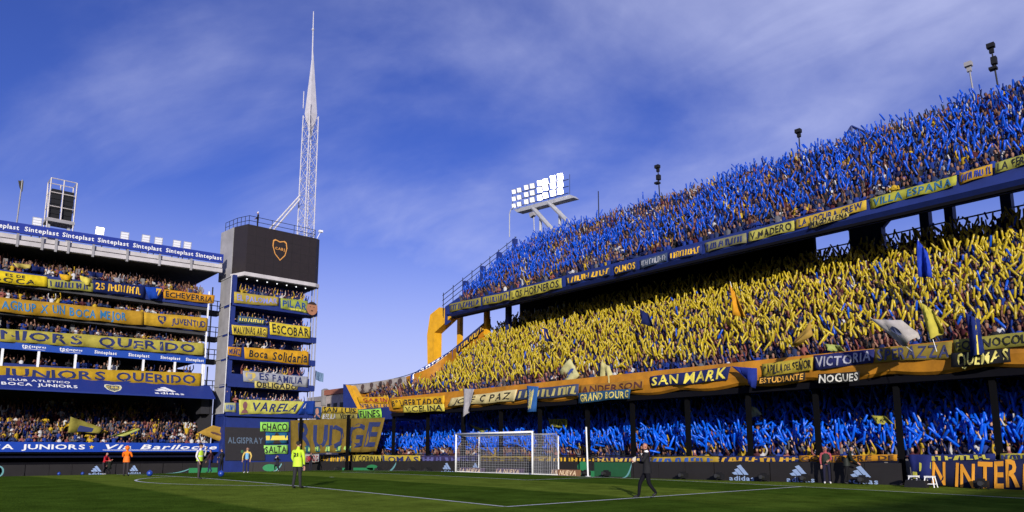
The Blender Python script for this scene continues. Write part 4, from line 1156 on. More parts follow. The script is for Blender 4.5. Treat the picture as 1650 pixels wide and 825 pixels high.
ban('big navy banner with tall orange letters INTERIOR at the photo edge', [(1502, 742.5), (1760, 738), (1760, 800), (1502, 780)], 1, 4.25, (0.018, 0.022, 0.07), [('N INTERIOR', (.66, .28, .02), .002, .08, .85, .92)], wave=0.04)
banner('flag', 'blue and yellow flag hung by the white stools', px([(1465, 732), (1502, 733), (1500, 772), (1470, 770)], 1, 4.15), (0.02, 0.03, 0.16), [('#rect', (.42, .40, .05), .45, .35, .98, .72), ('#rect', (.42, .40, .05), .05, .02, .3, .3)], wave=0.07, cat='flag')

# ------------------------------------------------------------------ advertising boards round the pitch
M_BOARD = mat((0.022, 0.020, 0.021), 0.5, var=0.15, scale=1.0, spec=0.15)
LOGO = (0.26, 0.36, 0.58)
def board(label, A, B, items, h=1.0, ng=None):
    A = np.array(A, float); B = np.array(B, float)
    d = (B - A) / np.linalg.norm(B - A); n = np.array([d[1], -d[0]])
    c = (A + B) / 2
    t = thing('advertising_board', (c[0], c[1], float(G2(*c))), label, 'advertising board', 'advertising boards round the pitch')
    L = np.linalg.norm(B - A)
    nseg = max(1, round(L / 1.6))
    for k in range(nseg):      # cabinets side by side
        a = A + d * (L * k / nseg + 0.012); b = A + d * (L * (k + 1) / nseg - 0.012)
        za, zb = float(G2(*a)) - 0.05, float(G2(*b)) - 0.05
        mb = MB(); mb.prism([(*a, za), (*b, zb), (*b, zb + h), (*a, za + h)], (-n[0] * 0.14, -n[1] * 0.14, 0)); build('cabinet', mb, M_BOARD, t)
    P = [(*A, float(G2(*A)) - .05 + h), (*B, float(G2(*B)) - .05 + h), (*B, float(G2(*B)) - .05), (*A, float(G2(*A)) - .05)]
    S_, _ = cloth_fn(P, 0, 0)
    lettering(S_, items, t, 0.012)
YB = 4.3
def bx(u): return at(u, 760, 1, YB)[0]
def three(a, b, u0, u1, col=LOGO):
    w = bx(b) - bx(a); f0 = (bx(u0) - bx(a)) / w; f1 = (bx(u1) - bx(a)) / w; g = f1 - f0
    return [('#bars3', col, f0 + .12 * g, .36, f0 + .98 * g, .95), ('adidas', col, f0, .07, f1, .30)]
def ebd(label, u0, u1, items=()):
    board(label, (bx(u0), YB), (bx(u1), YB), list(items))
GRN = (0.02, 0.20, 0.07); TEAL = (0.12, 0.30, 0.32)
ebd('dark board with green patches left of the goal', 566, 640, [('#rect', GRN, .05, .03, .50, .42), ('#disc', GRN, .35, .2, .6, .7), ('#swoosh', TEAL, .75, .05, .98, .95)])
ebd('dark board with a pale three bar logo beside the goal post', 641, 740, three(641, 740, 711, 731))
ebd('dark board behind the goal with a logo seen through the net', 741, 868, three(741, 868, 758, 776))
ebd('dark board with large green patches beside the white pole', 869, 1020, [('#rect', GRN, .40, .03, .62, .42), ('#rect', (.01, .08, .03), .62, .1, .98, .95), ('#disc', GRN, .44, .3, .56, 1.0), ('#swoosh', TEAL, .90, .05, .99, .95)])
ebd('plain dark board behind the man in the suit', 1021, 1150)
ebd('dark board with a three bar logo nearest to the man in the suit', 1151, 1240, three(1151, 1240, 1175, 1215))
ebd('dark board with a three bar logo left of the man in a pink top', 1241, 1338, three(1241, 1338, 1267, 1312))
ebd('dark board with a three bar logo behind the leaning man', 1339, 1452, three(1339, 1452, 1364, 1414))
XLb = -36.0
def by(u): return at(u, 757, 0, XLb)[1]
def lbd(label, u0, u1, items=()):
    board(label, (XLb, by(u0)), (XLb, by(u1)), list(items))
lbd('dark touchline board with a pale round mark at the photo edge', -120, 40, [('#disc', TEAL, .66, .05, .78, .95), ('#disc', GRN, .68, .15, .76, .85)])
def three_l(a, b, u0, u1):
    w = by(b) - by(a); f0 = (by(u0) - by(a)) / w; f1 = (by(u1) - by(a)) / w; g = f1 - f0
    return [('#bars3', LOGO, f0 + .12 * g, .36, f0 + .98 * g, .95), ('adidas', LOGO, f0, .07, f1, .30)]
lbd('dark touchline board with a logo behind the crouching person in red', 41, 186, three_l(41, 186, 143, 169))
lbd('dark touchline board with a logo behind the orange jacket', 187, 262, three_l(187, 262, 206, 227))
lbd('dark touchline board with green patch behind the white sleeved steward', 263, 352, [('#rect', GRN, .45, .08, .98, .55), ('#swoosh', TEAL, .05, .1, .45, .5)])
board('dark board angled across the corner below the tower', (XLb + .05, by(352) + .15), (-33.2, 3.0), [('#rect', GRN, .0, .08, .12, .55), ('#disc', GRN, .52, .1, .70, .8), ('#swoosh', TEAL, .62, .05, .76, .95)])
board('dark board running from the corner to the green patched board', (-33.0, 3.2), (bx(563), YB - .02), [('#rect', GRN, .86, .05, .98, .4)])
# low signs lying behind the goal line
for k, (u0, u1, v0, v1, lab) in enumerate(((741, 777, 753, 762, 'low cream sign reading LA NUEVA beside the far goal post'), (800, 840, 753, 762.5, 'low cream sign reading LA NUEVA in the middle of the goal'), (889, 932, 754.5, 766, 'low cream sign reading LA NUEVA outside the goal'))):
    Yk = (2.9, 2.9, 3.2)[k]
    p0, p1 = at(u0, v1, 1, Yk), at(u1, v1, 1, Yk)
    zb_ = float(G2(p0[0], Yk)); q = [(p0[0], Yk, zb_ + .40), (p1[0], Yk, zb_ + .40), (p1[0], Yk - .12, zb_ + .01), (p0[0], Yk - .12, zb_ + .01)]
    t = thing('ground_sign', ((p0[0] + p1[0]) / 2, Yk, zb_), lab, 'sign')
    mb = MB(); mb.prism([np.array(p) for p in q], (0, 0.3, 0)); o = build('panel', mb, mat((.07, .04, .10) if k < 2 else (.20, .10, .05), .7), t)
    S_, _ = cloth_fn(q, 0, 0); lettering(S_, [('LA NUEVA', (.78, .58, .36), .04, .12, .96, .85)], o, 0.02)

# ------------------------------------------------------------------ flags waved in the crowd
def flag(label, q, Y, col, items=(), wave=0.16, pole=True):
    P = [at(u, v, 1, Y) for u, v in q]
    o = banner('flag', label, P, col, items, wave=wave, sag=0.05, cat='flag', k=1.1)
    if pole:
        mb = MB(); d = P[3] - P[0]; d = d / np.linalg.norm(d)
        mb.tube(P[0] - d * 0.08, P[3] + d * 0.35 + np.array([0, 0.25, 0]), 0.016, n=5); build('flagpole', mb, M_STEEL, o)
def ymid(u, v): return float(atslope(u, v, 7.5, 4.0, 0.68)[1])
flag('tall deep blue flag rising in the shaded part of the middle tier', [(1480, 387), (1496, 406), (1505, 446), (1482, 447)], ymid(1490, 447), (0.02, 0.06, 0.50))
flag('pointed orange flag in the middle tier', [(1177, 456), (1190, 478), (1206, 512), (1187, 506)], ymid(1190, 508), (0.75, 0.34, 0.02))
flag('navy flag in the middle tier left of the orange flag', [(1033, 498), (1048, 507), (1056, 527), (1036, 522)], ymid(1045, 527), (0.012, 0.02, 0.10))
flag('small navy and gold flag low in the middle tier', [(876, 528), (884, 530), (894, 552), (884, 549)], ymid(885, 552), (0.02, 0.03, 0.16), [('#rect', YEL, .0, .2, .3, .9)])
flag('tan flag drooping over the middle tier', [(1308, 516), (1312, 540), (1282, 556), (1280, 552)], ymid(1295, 556), (0.45, 0.28, 0.06))
flag('large white flag with a grey mark blowing at the front of the middle tier', [(1404, 513), (1455, 516), (1484, 540), (1455, 556)], ymid(1450, 556), (0.52, 0.48, 0.45), [('#disc', (.12, .14, .25), .3, .3, .6, .7)])
flag('yellow flag twisting beside the white flag', [(1484, 487), (1506, 500), (1524, 530), (1502, 552)], ymid(1505, 552), (0.62, 0.54, 0.08))
flag('dark blue flag with yellow trim in front of the olive banner', [(1556, 502), (1580, 515), (1585, 570), (1564, 572)], 3.5, (0.015, 0.03, 0.17), [('#rect', PALE, .7, .0, .78, 1)])
flag('pale flag with a printed figure in blue at the front of the middle tier', [(921, 578), (936, 604), (920, 617), (904, 601)], 4.6, (0.62, 0.58, 0.28), [('#head', (.02, .05, .25), .3, .15, .75, .85)])
flag('pale yellow flag with a printed figure hanging over the fascia', [(971, 582), (985, 590), (992, 620), (972, 626)], 4.3, (0.62, 0.56, 0.24), [('#head', (.1, .08, .12), .35, .2, .8, .8)])
flag('small pale green flag lying over the front of the middle tier', [(1330, 553), (1356, 557), (1367, 567), (1340, 563)], 4.3, (0.40, 0.46, 0.12), pole=False)
flag('olive cloth waved in the lower tier behind the far goal post', [(756, 683), (775, 690), (790, 688), (782, 699)], 8.0, (0.26, 0.26, 0.06), pole=False)
flag('yellow flag with black strokes in the lower tier beside the goal', [(886, 676), (917, 674), (916, 689), (890, 687)], 7.5, (0.36, 0.36, 0.05), [('#bars_aa', BLACK, .1, .1, .9, .9)])
flag('pale greenish flag in the lower tier below the blue thrown flag', [(1207, 653), (1222, 657), (1234, 668), (1210, 672)], 7.5, (0.36, 0.40, 0.26), pole=False)
flag('crumpled yellow and black flag in the lower tier', [(1405, 668), (1428, 670), (1444, 683), (1415, 680)], 7.5, (0.48, 0.46, 0.08), [('#bars_ab', BLACK, .1, .2, .9, .8)], pole=False)
def lflag(label, q, X, col, items=(), **k):
    banner('flag', label, [at(u, v, 0, X) for u, v in q], col, items, wave=0.16, sag=0.05, cat='flag', k=1.1)
lflag('large olive flag with a blue patch spread over the lower crowd of the boxes stand', [(113, 671), (166, 690), (158, 698), (108, 696)], -37.4, (0.30, 0.26, 0.05), [('#rect', NAVY, .3, .1, .75, .6)])
lflag('pale green flag blown flat over the lower crowd', [(222, 689), (226, 692), (200, 702), (174, 703)], -37.2, (0.46, 0.48, 0.12))
lflag('tan flag with a printed portrait at the end of the lower stand', [(318, 697), (342, 685), (362, 689), (360, 713)], -36.2, (0.50, 0.30, 0.05), [('#head', (.10, .05, .04), .2, .0, .55, .7)])
fp = thing('roof_flagpole', tuple(at(27, 362, 0, -38.5)), 'thin pole with a small dark flag on the roof near the photo edge', 'flagpole')
mb = MB(); mb.tube(at(26, 366, 0, -38.5), at(36, 290, 0, -38.5), 0.06, n=5); build('pole', mb, M_PANEL, fp)
S_, _ = cloth_fn([at(u, v, 0, -38.5) for u, v in ((29, 291), (38, 292), (36, 310), (31, 303))], 0.08, 1.0); uu, vv = np.meshgrid(np.linspace(0, 1, 7), np.linspace(0, 1, 5))
mb = MB(); mb.add(S_(uu.ravel(), vv.ravel()), [(j * 7 + i, j * 7 + i + 1, j * 7 + i + 8, j * 7 + i + 7) for j in range(4) for i in range(6)]); build('flag_cloth', mb, mat((.05, .045, .03), .8), fp)
f2 = thing('corner_flagpole', tuple(at(507, 622, 0, -35.5)), 'small pole with a blue and white flag at the edge of the tower', 'flagpole')
mb = MB(); mb.tube(at(506, 630, 0, -35.5), at(509, 597, 0, -35.5), 0.05, n=5); build('pole', mb, M_PANEL, f2)
S_, _ = cloth_fn([at(u, v, 0, -35.5) for u, v in ((509, 598), (521, 602), (520, 616), (508, 612))], 0.1, 1.0)
mb = MB(); mb.add(S_(uu.ravel(), vv.ravel()), [(j * 7 + i, j * 7 + i + 1, j * 7 + i + 8, j * 7 + i + 7) for j in range(4) for i in range(6)]); build('flag_cloth', mb, mat((.12, .2, .32), .8), f2)

# ------------------------------------------------------------------ goal
GZ = float(G(0))
goal = thing('goal', (0, 0, GZ), 'white football goal with a box net in front of the stand', 'goal')
zl, zr_ = float(G(-3.66)), float(G(3.66))
for x in (-3.72, 3.72):
    mb = MB(); mb.tube((x, 0, zl - 0.02), (x, 0, zl + 2.50), 0.06, n=12); build('post', mb, M_WHITE, goal, smooth=True)
mb = MB(); mb.tube((-3.78, 0, zl + 2.50), (3.78, 0, zl + 2.50), 0.06, n=12); build('crossbar', mb, M_WHITE, goal, smooth=True)
mb = MB(); mb.tube((-3.72, 0.05, zl + 0.04), (-3.72, 2.1, float(G2(-3.7, 2)) + .05), 0.03, n=6); mb.tube((3.72, 0.05, zl + 0.04), (3.72, 2.1, float(G2(3.7, 2)) + .05), 0.03, n=6)
mb.tube((-3.72, 2.1, float(G2(-3.7, 2)) + .05), (3.72, 2.1, float(G2(3.7, 2)) + .05), 0.03, n=6); build('ground_bar', mb, M_WHITE, goal)
mb = MB()
def strand(a, b): mb.tube(a, b, 0.008, n=3, caps=False)
zg = float(G2(3.7, 2)); D = 2.1
def topz(y): return zl + 2.46 - 0.16 * math.sin(math.pi * min(1, y / D)) * 0.8
sp = 0.16
for x in (-3.7, 3.7):
    for y in np.arange(sp, D + 0.01, sp):
        strand((x, y, float(G2(x, y)) + .03), (x, y, topz(y)))
    for z in np.arange(0.15, 2.4, sp):
        strand((x, 0.05, zl + z), (x, D, zg + z + .05))
for x in np.arange(-3.7, 3.71, sp):
    ys_ = np.linspace(0.04, D, 6)
    for a, b in zip(ys_[:-1], ys_[1:]):
        strand((x, a, topz(a)), (x, b, topz(b)))
    strand((x, D, zg + .05), (x, D, topz(D)))
for y in np.arange(sp, D + .01, sp):
    strand((-3.7, y, topz(y)), (3.7, y, topz(y)))
for z in np.arange(0.12, 2.4, sp):
    strand((-3.7, D, zg + z), (3.7, D, zg + z))
build('net', mb, mat((.42, .42, .44), .8, var=0), goal)
for u, v0, v1, Y_ in ((771.5, 696, 756, 3.4), (900, 702, 764, 3.4)):
    p = at(u, v1, 1, Y_); p2 = at(u, v0, 1, Y_)
    mb = MB(); mb.tube((p[0], Y_, float(G2(p[0], Y_))), (p[0], Y_, p2[2]), 0.045, n=8); build('net_pole', mb, M_WHITE, goal)
    mb = MB(); mb.tube((p[0], Y_, p2[2] - .05), (3.7 if u > 800 else -3.7, D, topz(D)), 0.012, n=4); build('net_cord', mb, M_WHITE, goal)
p = at(947.5, 766, 1, 1.6); p2 = at(944.5, 688, 1, 1.6)
t = thing('white_pole', (p[0], 1.6, float(G2(p[0], 1.6))), 'leaning thin white pole standing right of the goal', 'pole')
mb = MB(); mb.tube((p[0], 1.6, float(G2(p[0], 1.6))), p2, 0.05, 0.045, n=8); build('pole', mb, M_WHITE, t)
mb = MB(); mb.tube((p[0], 1.6, float(G2(p[0], 1.6))), (p[0], 1.6, float(G2(p[0], 1.6)) + .05), 0.16, n=10); build('foot_plate', mb, M_STEEL, t)

# ------------------------------------------------------------------ figures
def skin_body(J, E, levels=1):
    """one continuous body grown over a skeleton; J: name -> (x, y, z, rx, ry)"""
    names = list(J)
    me = bpy.data.meshes.new('body')
    me.from_pydata([J[n][:3] for n in names], [(names.index(a), names.index(b)) for a, b in E], [])
    ob = bpy.data.objects.new('body', me); COL.objects.link(ob)
    md = ob.modifiers.new('skin', 'SKIN'); md.branch_smoothing = 0.6; md.use_smooth_shade = True
    sv = me.skin_vertices[0].data
    for i, n in enumerate(names):
        sv[i].radius = (J[n][3], J[n][4]); sv[i].use_root = (n == 'pelvis')
    ss = ob.modifiers.new('sub', 'SUBSURF'); ss.levels = levels; ss.render_levels = levels
    dg = bpy.context.evaluated_depsgraph_get(); dg.update()
    out = bpy.data.meshes.new_from_object(ob.evaluated_get(dg))
    V = np.array([v.co[:] for v in out.vertices]); F = [tuple(p.vertices) for p in out.polygons]
    bpy.data.meshes.remove(out); bpy.data.objects.remove(ob); bpy.data.meshes.remove(me)
    return V, F
def seg_dist(P, a, b):
    a = np.array(a); b = np.array(b); d = b - a
    t = np.clip(((P - a) @ d) / max(d @ d, 1e-9), 0, 1)
    return np.linalg.norm(P - (a + t[:, None] * d), axis=1)
BASE = dict(pelvis=(0, 0, .95, .150, .110), waist=(0, -.005, 1.10, .140, .105), chest=(0, 0, 1.30, .165, .115), collar=(0, 0.01, 1.44, .085, .075), neck=(0, -.005, 1.52, .055, .055),
            jaw=(0, -.03, 1.58, .062, .075), brow=(0, -.02, 1.66, .075, .092), crown=(0, -.005, 1.735, .05, .06))
def human(pose, fingers=False, bulk=1.0, levels=1):
    """pose: elbows, hands, knees, ankles (each (left, right)); lean shifts the upper body"""
    J = {k: list(v) for k, v in BASE.items()}
    lean = np.array(pose.get('lean', (0, 0, 0)), float)
    for k, w in (('waist', .35), ('chest', .75), ('collar', 1), ('neck', 1.05), ('jaw', 1.1), ('brow', 1.15), ('crown', 1.2)):
        for i in range(3): J[k][i] += lean[i] * w
    dropz = pose.get('drop', 0.0)
    for k in BASE: J[k][2] -= dropz
    for k in ('pelvis', 'waist', 'chest'):
        J[k][3] *= bulk; J[k][4] *= bulk
    E = [('pelvis', 'waist'), ('waist', 'chest'), ('chest', 'collar'), ('collar', 'neck'), ('neck', 'jaw'), ('jaw', 'brow'), ('brow', 'crown')]
    cls = {('pelvis', 'waist'): 1, ('waist', 'chest'): 1, ('chest', 'collar'): 1, ('collar', 'neck'): 0, ('neck', 'jaw'): 0, ('jaw', 'brow'): 0, ('brow', 'crown'): 0}
    for s, sg in (('l', -1), ('r', 1)):
        k = 0 if s == 'l' else 1
        J['sh' + s] = [sg * .185 * bulk + lean[0] * .95, .01 + lean[1] * .95, 1.405 + lean[2] - dropz, .066 * bulk, .066 * bulk]
        J['el' + s] = [*pose['elbow'][k], .05 * bulk, .05 * bulk]
        J['wr' + s] = [*pose['hand'][k], .035, .035]
        el = np.array(pose['elbow'][k]); wr = np.array(pose['hand'][k]); d = (wr - el) / max(np.linalg.norm(wr - el), 1e-6)
        palm = wr + d * .07
        J['pa' + s] = [*palm, .042, .026]
        ch = [('chest', 'sh' + s), ('sh' + s, 'el' + s), ('el' + s, 'wr' + s), ('wr' + s, 'pa' + s)]
        for c, e in zip((1, 1, 1, 0), ch): E.append(e); cls[e] = c
        side = np.cross(d, [0, 1.0, 0.2]); side /= max(np.linalg.norm(side), 1e-6)
        curl = np.cross(side, d)
        if fingers:
            for f, (o, L) in enumerate(((-.03, .075), (-.01, .088), (.011, .083), (.03, .066))):
                b = palm + d * .03 + side * o; m = b + d * L * .6 + curl * .012; t_ = m + d * L * .45 + curl * .03
                for nm, p, r in (('b', b, .0105), ('m', m, .0095), ('t', t_, .008)): J[f'f{f}{nm}{s}'] = [*p, r, r]
                for e in (('pa' + s, f'f{f}b{s}'), (f'f{f}b{s}', f'f{f}m{s}'), (f'f{f}m{s}', f'f{f}t{s}')): E.append(e); cls[e] = 0
            b = wr + d * .03 - side * .035 * sg; t_ = b + d * .05 - side * .03 * sg + curl * .02
            J['tb' + s] = [*b, .0115, .0115]; J['tt' + s] = [*t_, .009, .009]
            for e in (('wr' + s, 'tb' + s), ('tb' + s, 'tt' + s)): E.append(e); cls[e] = 0
        else:
            J['fi' + s] = [*(palm + d * .09), .026, .018]; e = ('pa' + s, 'fi' + s); E.append(e); cls[e] = 0
        kn = pose.get('knee', ((-.11, -.015, .5), (.11, -.015, .5)))[k]; an = pose.get('ankle', ((-.11, .02, .09), (.11, .02, .09)))[k]
        J['hi' + s] = [sg * .095, 0, .88 - dropz, .092 * bulk, .092 * bulk]
        J['kn' + s] = [*kn, .064, .064]; J['an' + s] = [*an, .047, .047]
        toe = np.array(an) + np.array(pose.get('toe', ((-.02, -.17, -.045), (.02, -.17, -.045)))[k])
        J['to' + s] = [*toe, .04, .034]
        for c, e in zip((2, 2, 2, 3), (('pelvis', 'hi' + s), ('hi' + s, 'kn' + s), ('kn' + s, 'an' + s), ('an' + s, 'to' + s))): E.append(e); cls[e] = c
    V, F = skin_body(J, E, levels)
    C = np.array([V[list(f)].mean(0) for f in F])
    best = np.full(len(C), 9.0); ci = np.zeros(len(C), int)
    for (a, b), c in cls.items():
        d = seg_dist(C, J[a][:3], J[b][:3]) - 0.5 * (J[a][3] + J[b][3])
        m = d < best; best[m] = d[m]; ci[m] = c
    br = np.array(J['brow'][:3])
    # short hair over the top and back of the head
    head = (ci == 0) & (np.linalg.norm(C - br, axis=1) < .17)
    hair = head & ((C[:, 2] > br[2] + .045) | ((C[:, 1] > br[1] + .035) & (C[:, 2] > br[2] - .06)))
    ci[hair] = 4
    ci[(ci == 1) & (C[:, 2] < .90 - dropz)] = 2
    return V, F, ci, J

_skin = [mat(c, 0.55, var=0.1) for c in ((0.42, 0.23, 0.15), (0.30, 0.16, 0.10), (0.50, 0.29, 0.20))]
POSES = [dict(elbow=((-.30, -.10, 1.62), (.30, -.08, 1.60)), hand=((-.27, -.20, 1.90), (.25, -.18, 1.92))),
         dict(elbow=((-.30, -.04, 1.18), (.30, -.12, 1.58)), hand=((-.22, -.26, 1.22), (.22, -.22, 1.88))),
         dict(elbow=((-.28, -.10, 1.17), (.28, -.10, 1.17)), hand=((-.08, -.32, 1.28), (.09, -.32, 1.26)))]
SHIRTS = [(0.010, 0.016, 0.075), (0.010, 0.032, 0.20), (0.46, 0.30, 0.02), (0.48, 0.47, 0.47), (0.015, 0.015, 0.018), (0.06, 0.012, 0.016), (0.10, 0.10, 0.115), (0.02, 0.032, 0.09), (0.22, 0.07, 0.06)]
SHN = ['navy', 'blue', 'yellow', 'white', 'black', 'dark red', 'grey', 'dark blue', 'faded red']
fan_meshes = []
for pi_, ps_ in enumerate(POSES):
    V, F, ci, J = human(ps_, levels=1)
    for si in range(6):
        sc_ = SHIRTS[(si * 2 + pi_) % len(SHIRTS)]
        fan_meshes.append(((pi_, SHN[(si * 2 + pi_) % len(SHIRTS)]), rawmesh('fan', V, F, [_skin[(si + pi_) % 3], mat(sc_, .85, var=.2), mat((0.02, 0.025, 0.05) if si % 2 else (0.05, 0.045, 0.04), .9), mat((.04, .04, .04), .7), mat((0.015, 0.010, 0.008), .8)], ci, True)))

# ---- low count bodies for the far crowd
def loft(rings, n=6, cap=True):
    V = []; F = []
    for (x, y, z, rx, ry) in rings:
        for k in range(n):
            a = 2 * math.pi * k / n
            V.append((x + rx * math.cos(a), y + ry * math.sin(a), z))
    for j in range(len(rings) - 1):
        for k in range(n):
            a = j * n + k; b = j * n + (k + 1) % n
            F.append((a, b, b + n)); F.append((a, b + n, a + n))
    if cap:
        t = (len(rings) - 1) * n
        for k in range(1, n - 1): F.append((t, t + k, t + k + 1))
    return V, F
def arm(p0, p1, p2):
    mb = MB(); mb.tube(p0, p1, .055, .045, n=4, caps=False); mb.tube(p1, p2, .045, .038, n=4)
    V = mb.V; F = []
    for f in mb.F:
        for k in range(1, len(f) - 1): F.append((f[0], f[k], f[k + 1]))
    return V, F
def small_body(pose):
    V = []; F = []; C = []
    def put(vf, c):
        b = len(V); V.extend(vf[0]); F.extend([tuple(b + i for i in f) for f in vf[1]]); C.extend([c] * len(vf[0]))
    put(loft([(0, 0, 0.0, .15, .10), (0, 0, .5, .17, .11), (0, 0, .92, .175, .12)], 5, False), 3)
    put(loft([(0, 0, .88, .175, .125), (0, 0, 1.12, .165, .115), (0, 0, 1.33, .215, .12), (0, 0, 1.44, .13, .09), (0, 0, 1.50, .05, .05)], 6), 2)
    put(loft([(0, -.01, 1.46, .05, .05), (0, -.03, 1.54, .07, .08), (0, -.02, 1.64, .082, .10), (0, -.01, 1.70, .07, .085)], 6), 0)
    put(loft([(0, .02, 1.60, .082, .088), (0, .005, 1.68, .092, .10), (0, 0, 1.745, .05, .06)], 6), 1)
    for k, s in enumerate((-1, 1)):
        put(arm((s * .2, 0, 1.39), pose['elbow'][k], pose['hand'][k]), 2 if pose.get('sleeve') else 0)
    return np.array(V), np.array(F), np.array(C)
SMALL = [small_body(p) for p in POSES] + [small_body(dict(POSES[0], sleeve=True)), small_body(dict(POSES[2], sleeve=True))]
SK = np.array([(0.20, 0.10, 0.065), (0.13, 0.065, 0.042), (0.27, 0.145, 0.10)])
SH = np.array(SHIRTS)
def mass_mesh(name, parts, m, label, cat, group=None, kind='stuff'):
    """parts: list of (V, F, colour) arrays joined into one mesh"""
    off = 0; VV = []; FF = []; CC = []
    for V, F, C in parts:
        VV.append(V); FF.append(F + off); CC.append(C); off += len(V)
    V = np.vstack(VV); F = np.vstack(FF); C = np.vstack(CC)
    me = bpy.data.meshes.new(name)
    me.vertices.add(len(V)); me.vertices.foreach_set('co', V.ravel())
    me.loops.add(F.size); me.loops.foreach_set('vertex_index', F.ravel().astype(np.int32))
    me.polygons.add(len(F)); me.polygons.foreach_set('loop_start', np.arange(0, F.size, 3, dtype=np.int32)); me.polygons.foreach_set('loop_total', np.full(len(F), 3, dtype=np.int32))
    me.update(calc_edges=True)
    at_ = me.color_attributes.new('Col', 'FLOAT_COLOR', 'POINT')
    at_.data.foreach_set('color', np.c_[C, np.ones(len(C))].ravel())
    me.materials.append(m)
    o = bpy.data.objects.new(name, me); COL.objects.link(o)
    return tag(o, label, cat, group, kind)
M_CROWD = attr_mat('crowd', 0.85, 0.2)
def stick_mat(name, col):
    m = mat(col, 0.32, var=0.12, scale=1.2, translucent=0.35, spec=0.5); m.name = name
    return m
def place_people(pos, rot, sc, pose, shirts, wts=None):
    parts = []
    for p in range(len(SMALL)):
        ix = np.where(pose == p)[0]
        if len(ix) == 0: continue
        V, F, C = SMALL[p]; n = len(ix)
        c, s = np.cos(rot[ix])[:, None], np.sin(rot[ix])[:, None]
        q = V[None] * sc[ix][:, None, None]
        X = q[..., 0] * c - q[..., 1] * s + pos[ix, 0][:, None]; Y = q[..., 0] * s + q[..., 1] * c + pos[ix, 1][:, None]; Z = q[..., 2] + pos[ix, 2][:, None]
        VV = np.stack([X, Y, Z], -1).reshape(-1, 3)
        FF = (F[None] + (np.arange(n) * len(V))[:, None, None]).reshape(-1, 3)
        colr = np.empty((n, len(V), 3))
        sk = SK[rng.integers(0, 3, n)]; hr = np.where(rng.random((n, 1)) < .14, SH[rng.integers(0, len(SH), n)], np.array([[.014, .01, .008]]))
        tr = np.array([(0.02, .025, .05), (.05, .05, .05), (.10, .09, .08)])[rng.integers(0, 3, n)]
        for g, cc in ((0, sk), (1, hr), (2, shirts[ix]), (3, tr)):
            colr[:, C == g] = cc[:, None]
        parts.append((VV, FF, colr.reshape(-1, 3)))
    return parts
# unit stick, bulging slightly like an air filled tube
def stick_unit(n=6):
    V, F = loft([(0, 0, 0.0, .55, .55), (0, 0, .05, .95, .95), (0, 0, .5, 1.0, 1.0), (0, 0, .93, .97, .97), (0, 0, 1.0, .5, .5)], n)
    F += [(0, k + 1, k) for k in range(1, n - 1)]
    return np.array(V), np.array(F)
SU = stick_unit()
def place_sticks(P, D, L, r, cols):
    V, F = SU; n = len(P)
    a = np.cross(D, np.array([0.3, 1.0, 0.1])); a /= np.linalg.norm(a, axis=1)[:, None]; b = np.cross(D, a)
    VV = (P[:, None] + a[:, None] * (V[None, :, 0:1] * r[:, None, None]) + b[:, None] * (V[None, :, 1:2] * r[:, None, None]) + D[:, None] * (V[None, :, 2:3] * L[:, None, None])).reshape(-1, 3)
    FF = (F[None] + (np.arange(n) * len(V))[:, None, None]).reshape(-1, 3)
    CC = np.repeat(cols, len(V), axis=0)
    return [(VV, FF, CC)]
def vnoise(x, y, seed, s):
    g = np.random.default_rng(seed).random((64, 64)); x = x / s + 20; y = y / s + 20
    i = np.floor(x).astype(int) % 63; j = np.floor(y).astype(int) % 63; fx = x - np.floor(x); fy = y - np.floor(y)
    fx = fx * fx * (3 - 2 * fx); fy = fy * fy * (3 - 2 * fy)
    return (g[i, j] * (1 - fx) + g[i + 1, j] * fx) * (1 - fy) + (g[i, j + 1] * (1 - fx) + g[i + 1, j + 1] * fx) * fy

def stand_rows(y0, z0, dy, dz, n, x0, x1, gap, xmin=None, empty=0.04):
    out = []
    for k in range(n):
        a = max(x0, xmin(y0 + k * dy) + .3) if xmin else x0
        xs_ = np.arange(a + rng.uniform(0, gap), x1, gap); xs_ = xs_ + rng.normal(0, .06, len(xs_))
        xs_ = xs_[rng.random(len(xs_)) > empty]
        out.append(np.c_[xs_, np.full(len(xs_), y0 + k * dy) + rng.normal(0, .07, len(xs_)), np.full(len(xs_), z0 + k * dz), np.full(len(xs_), k)])
    return np.vstack(out)
def sticks_for(pos, sc, prob, tilt, both=0.85, third=0.45):
    """air sticks held up by the people at pos: base points and directions"""
    P = []; D = []
    n = len(pos)
    has = rng.random(n) < prob
    for s in (-1, 1, .2):
        m = has & (np.ones(n, bool) if s < 0 else (rng.random(n) < (both if s == 1 else third)))
        k = m.sum()
        p = pos[m, :3] + np.c_[s * .22 + rng.normal(0, .05, k), -.2 + rng.normal(0, .06, k), (1.80 + rng.normal(0, .13, k)) * sc[m]]
        d = np.c_[rng.normal(0.04, tilt, k) + s * .06, rng.normal(-.10, tilt * .8, k), np.ones(k)]
        d /= np.linalg.norm(d, axis=1)[:, None]
        P.append(p - d * .12); D.append(d)
    return np.vstack(P), np.vstack(D)
def choose(n, w): return rng.choice(len(SHIRTS), n, p=np.array(w) / sum(w))

XEND = 34.5
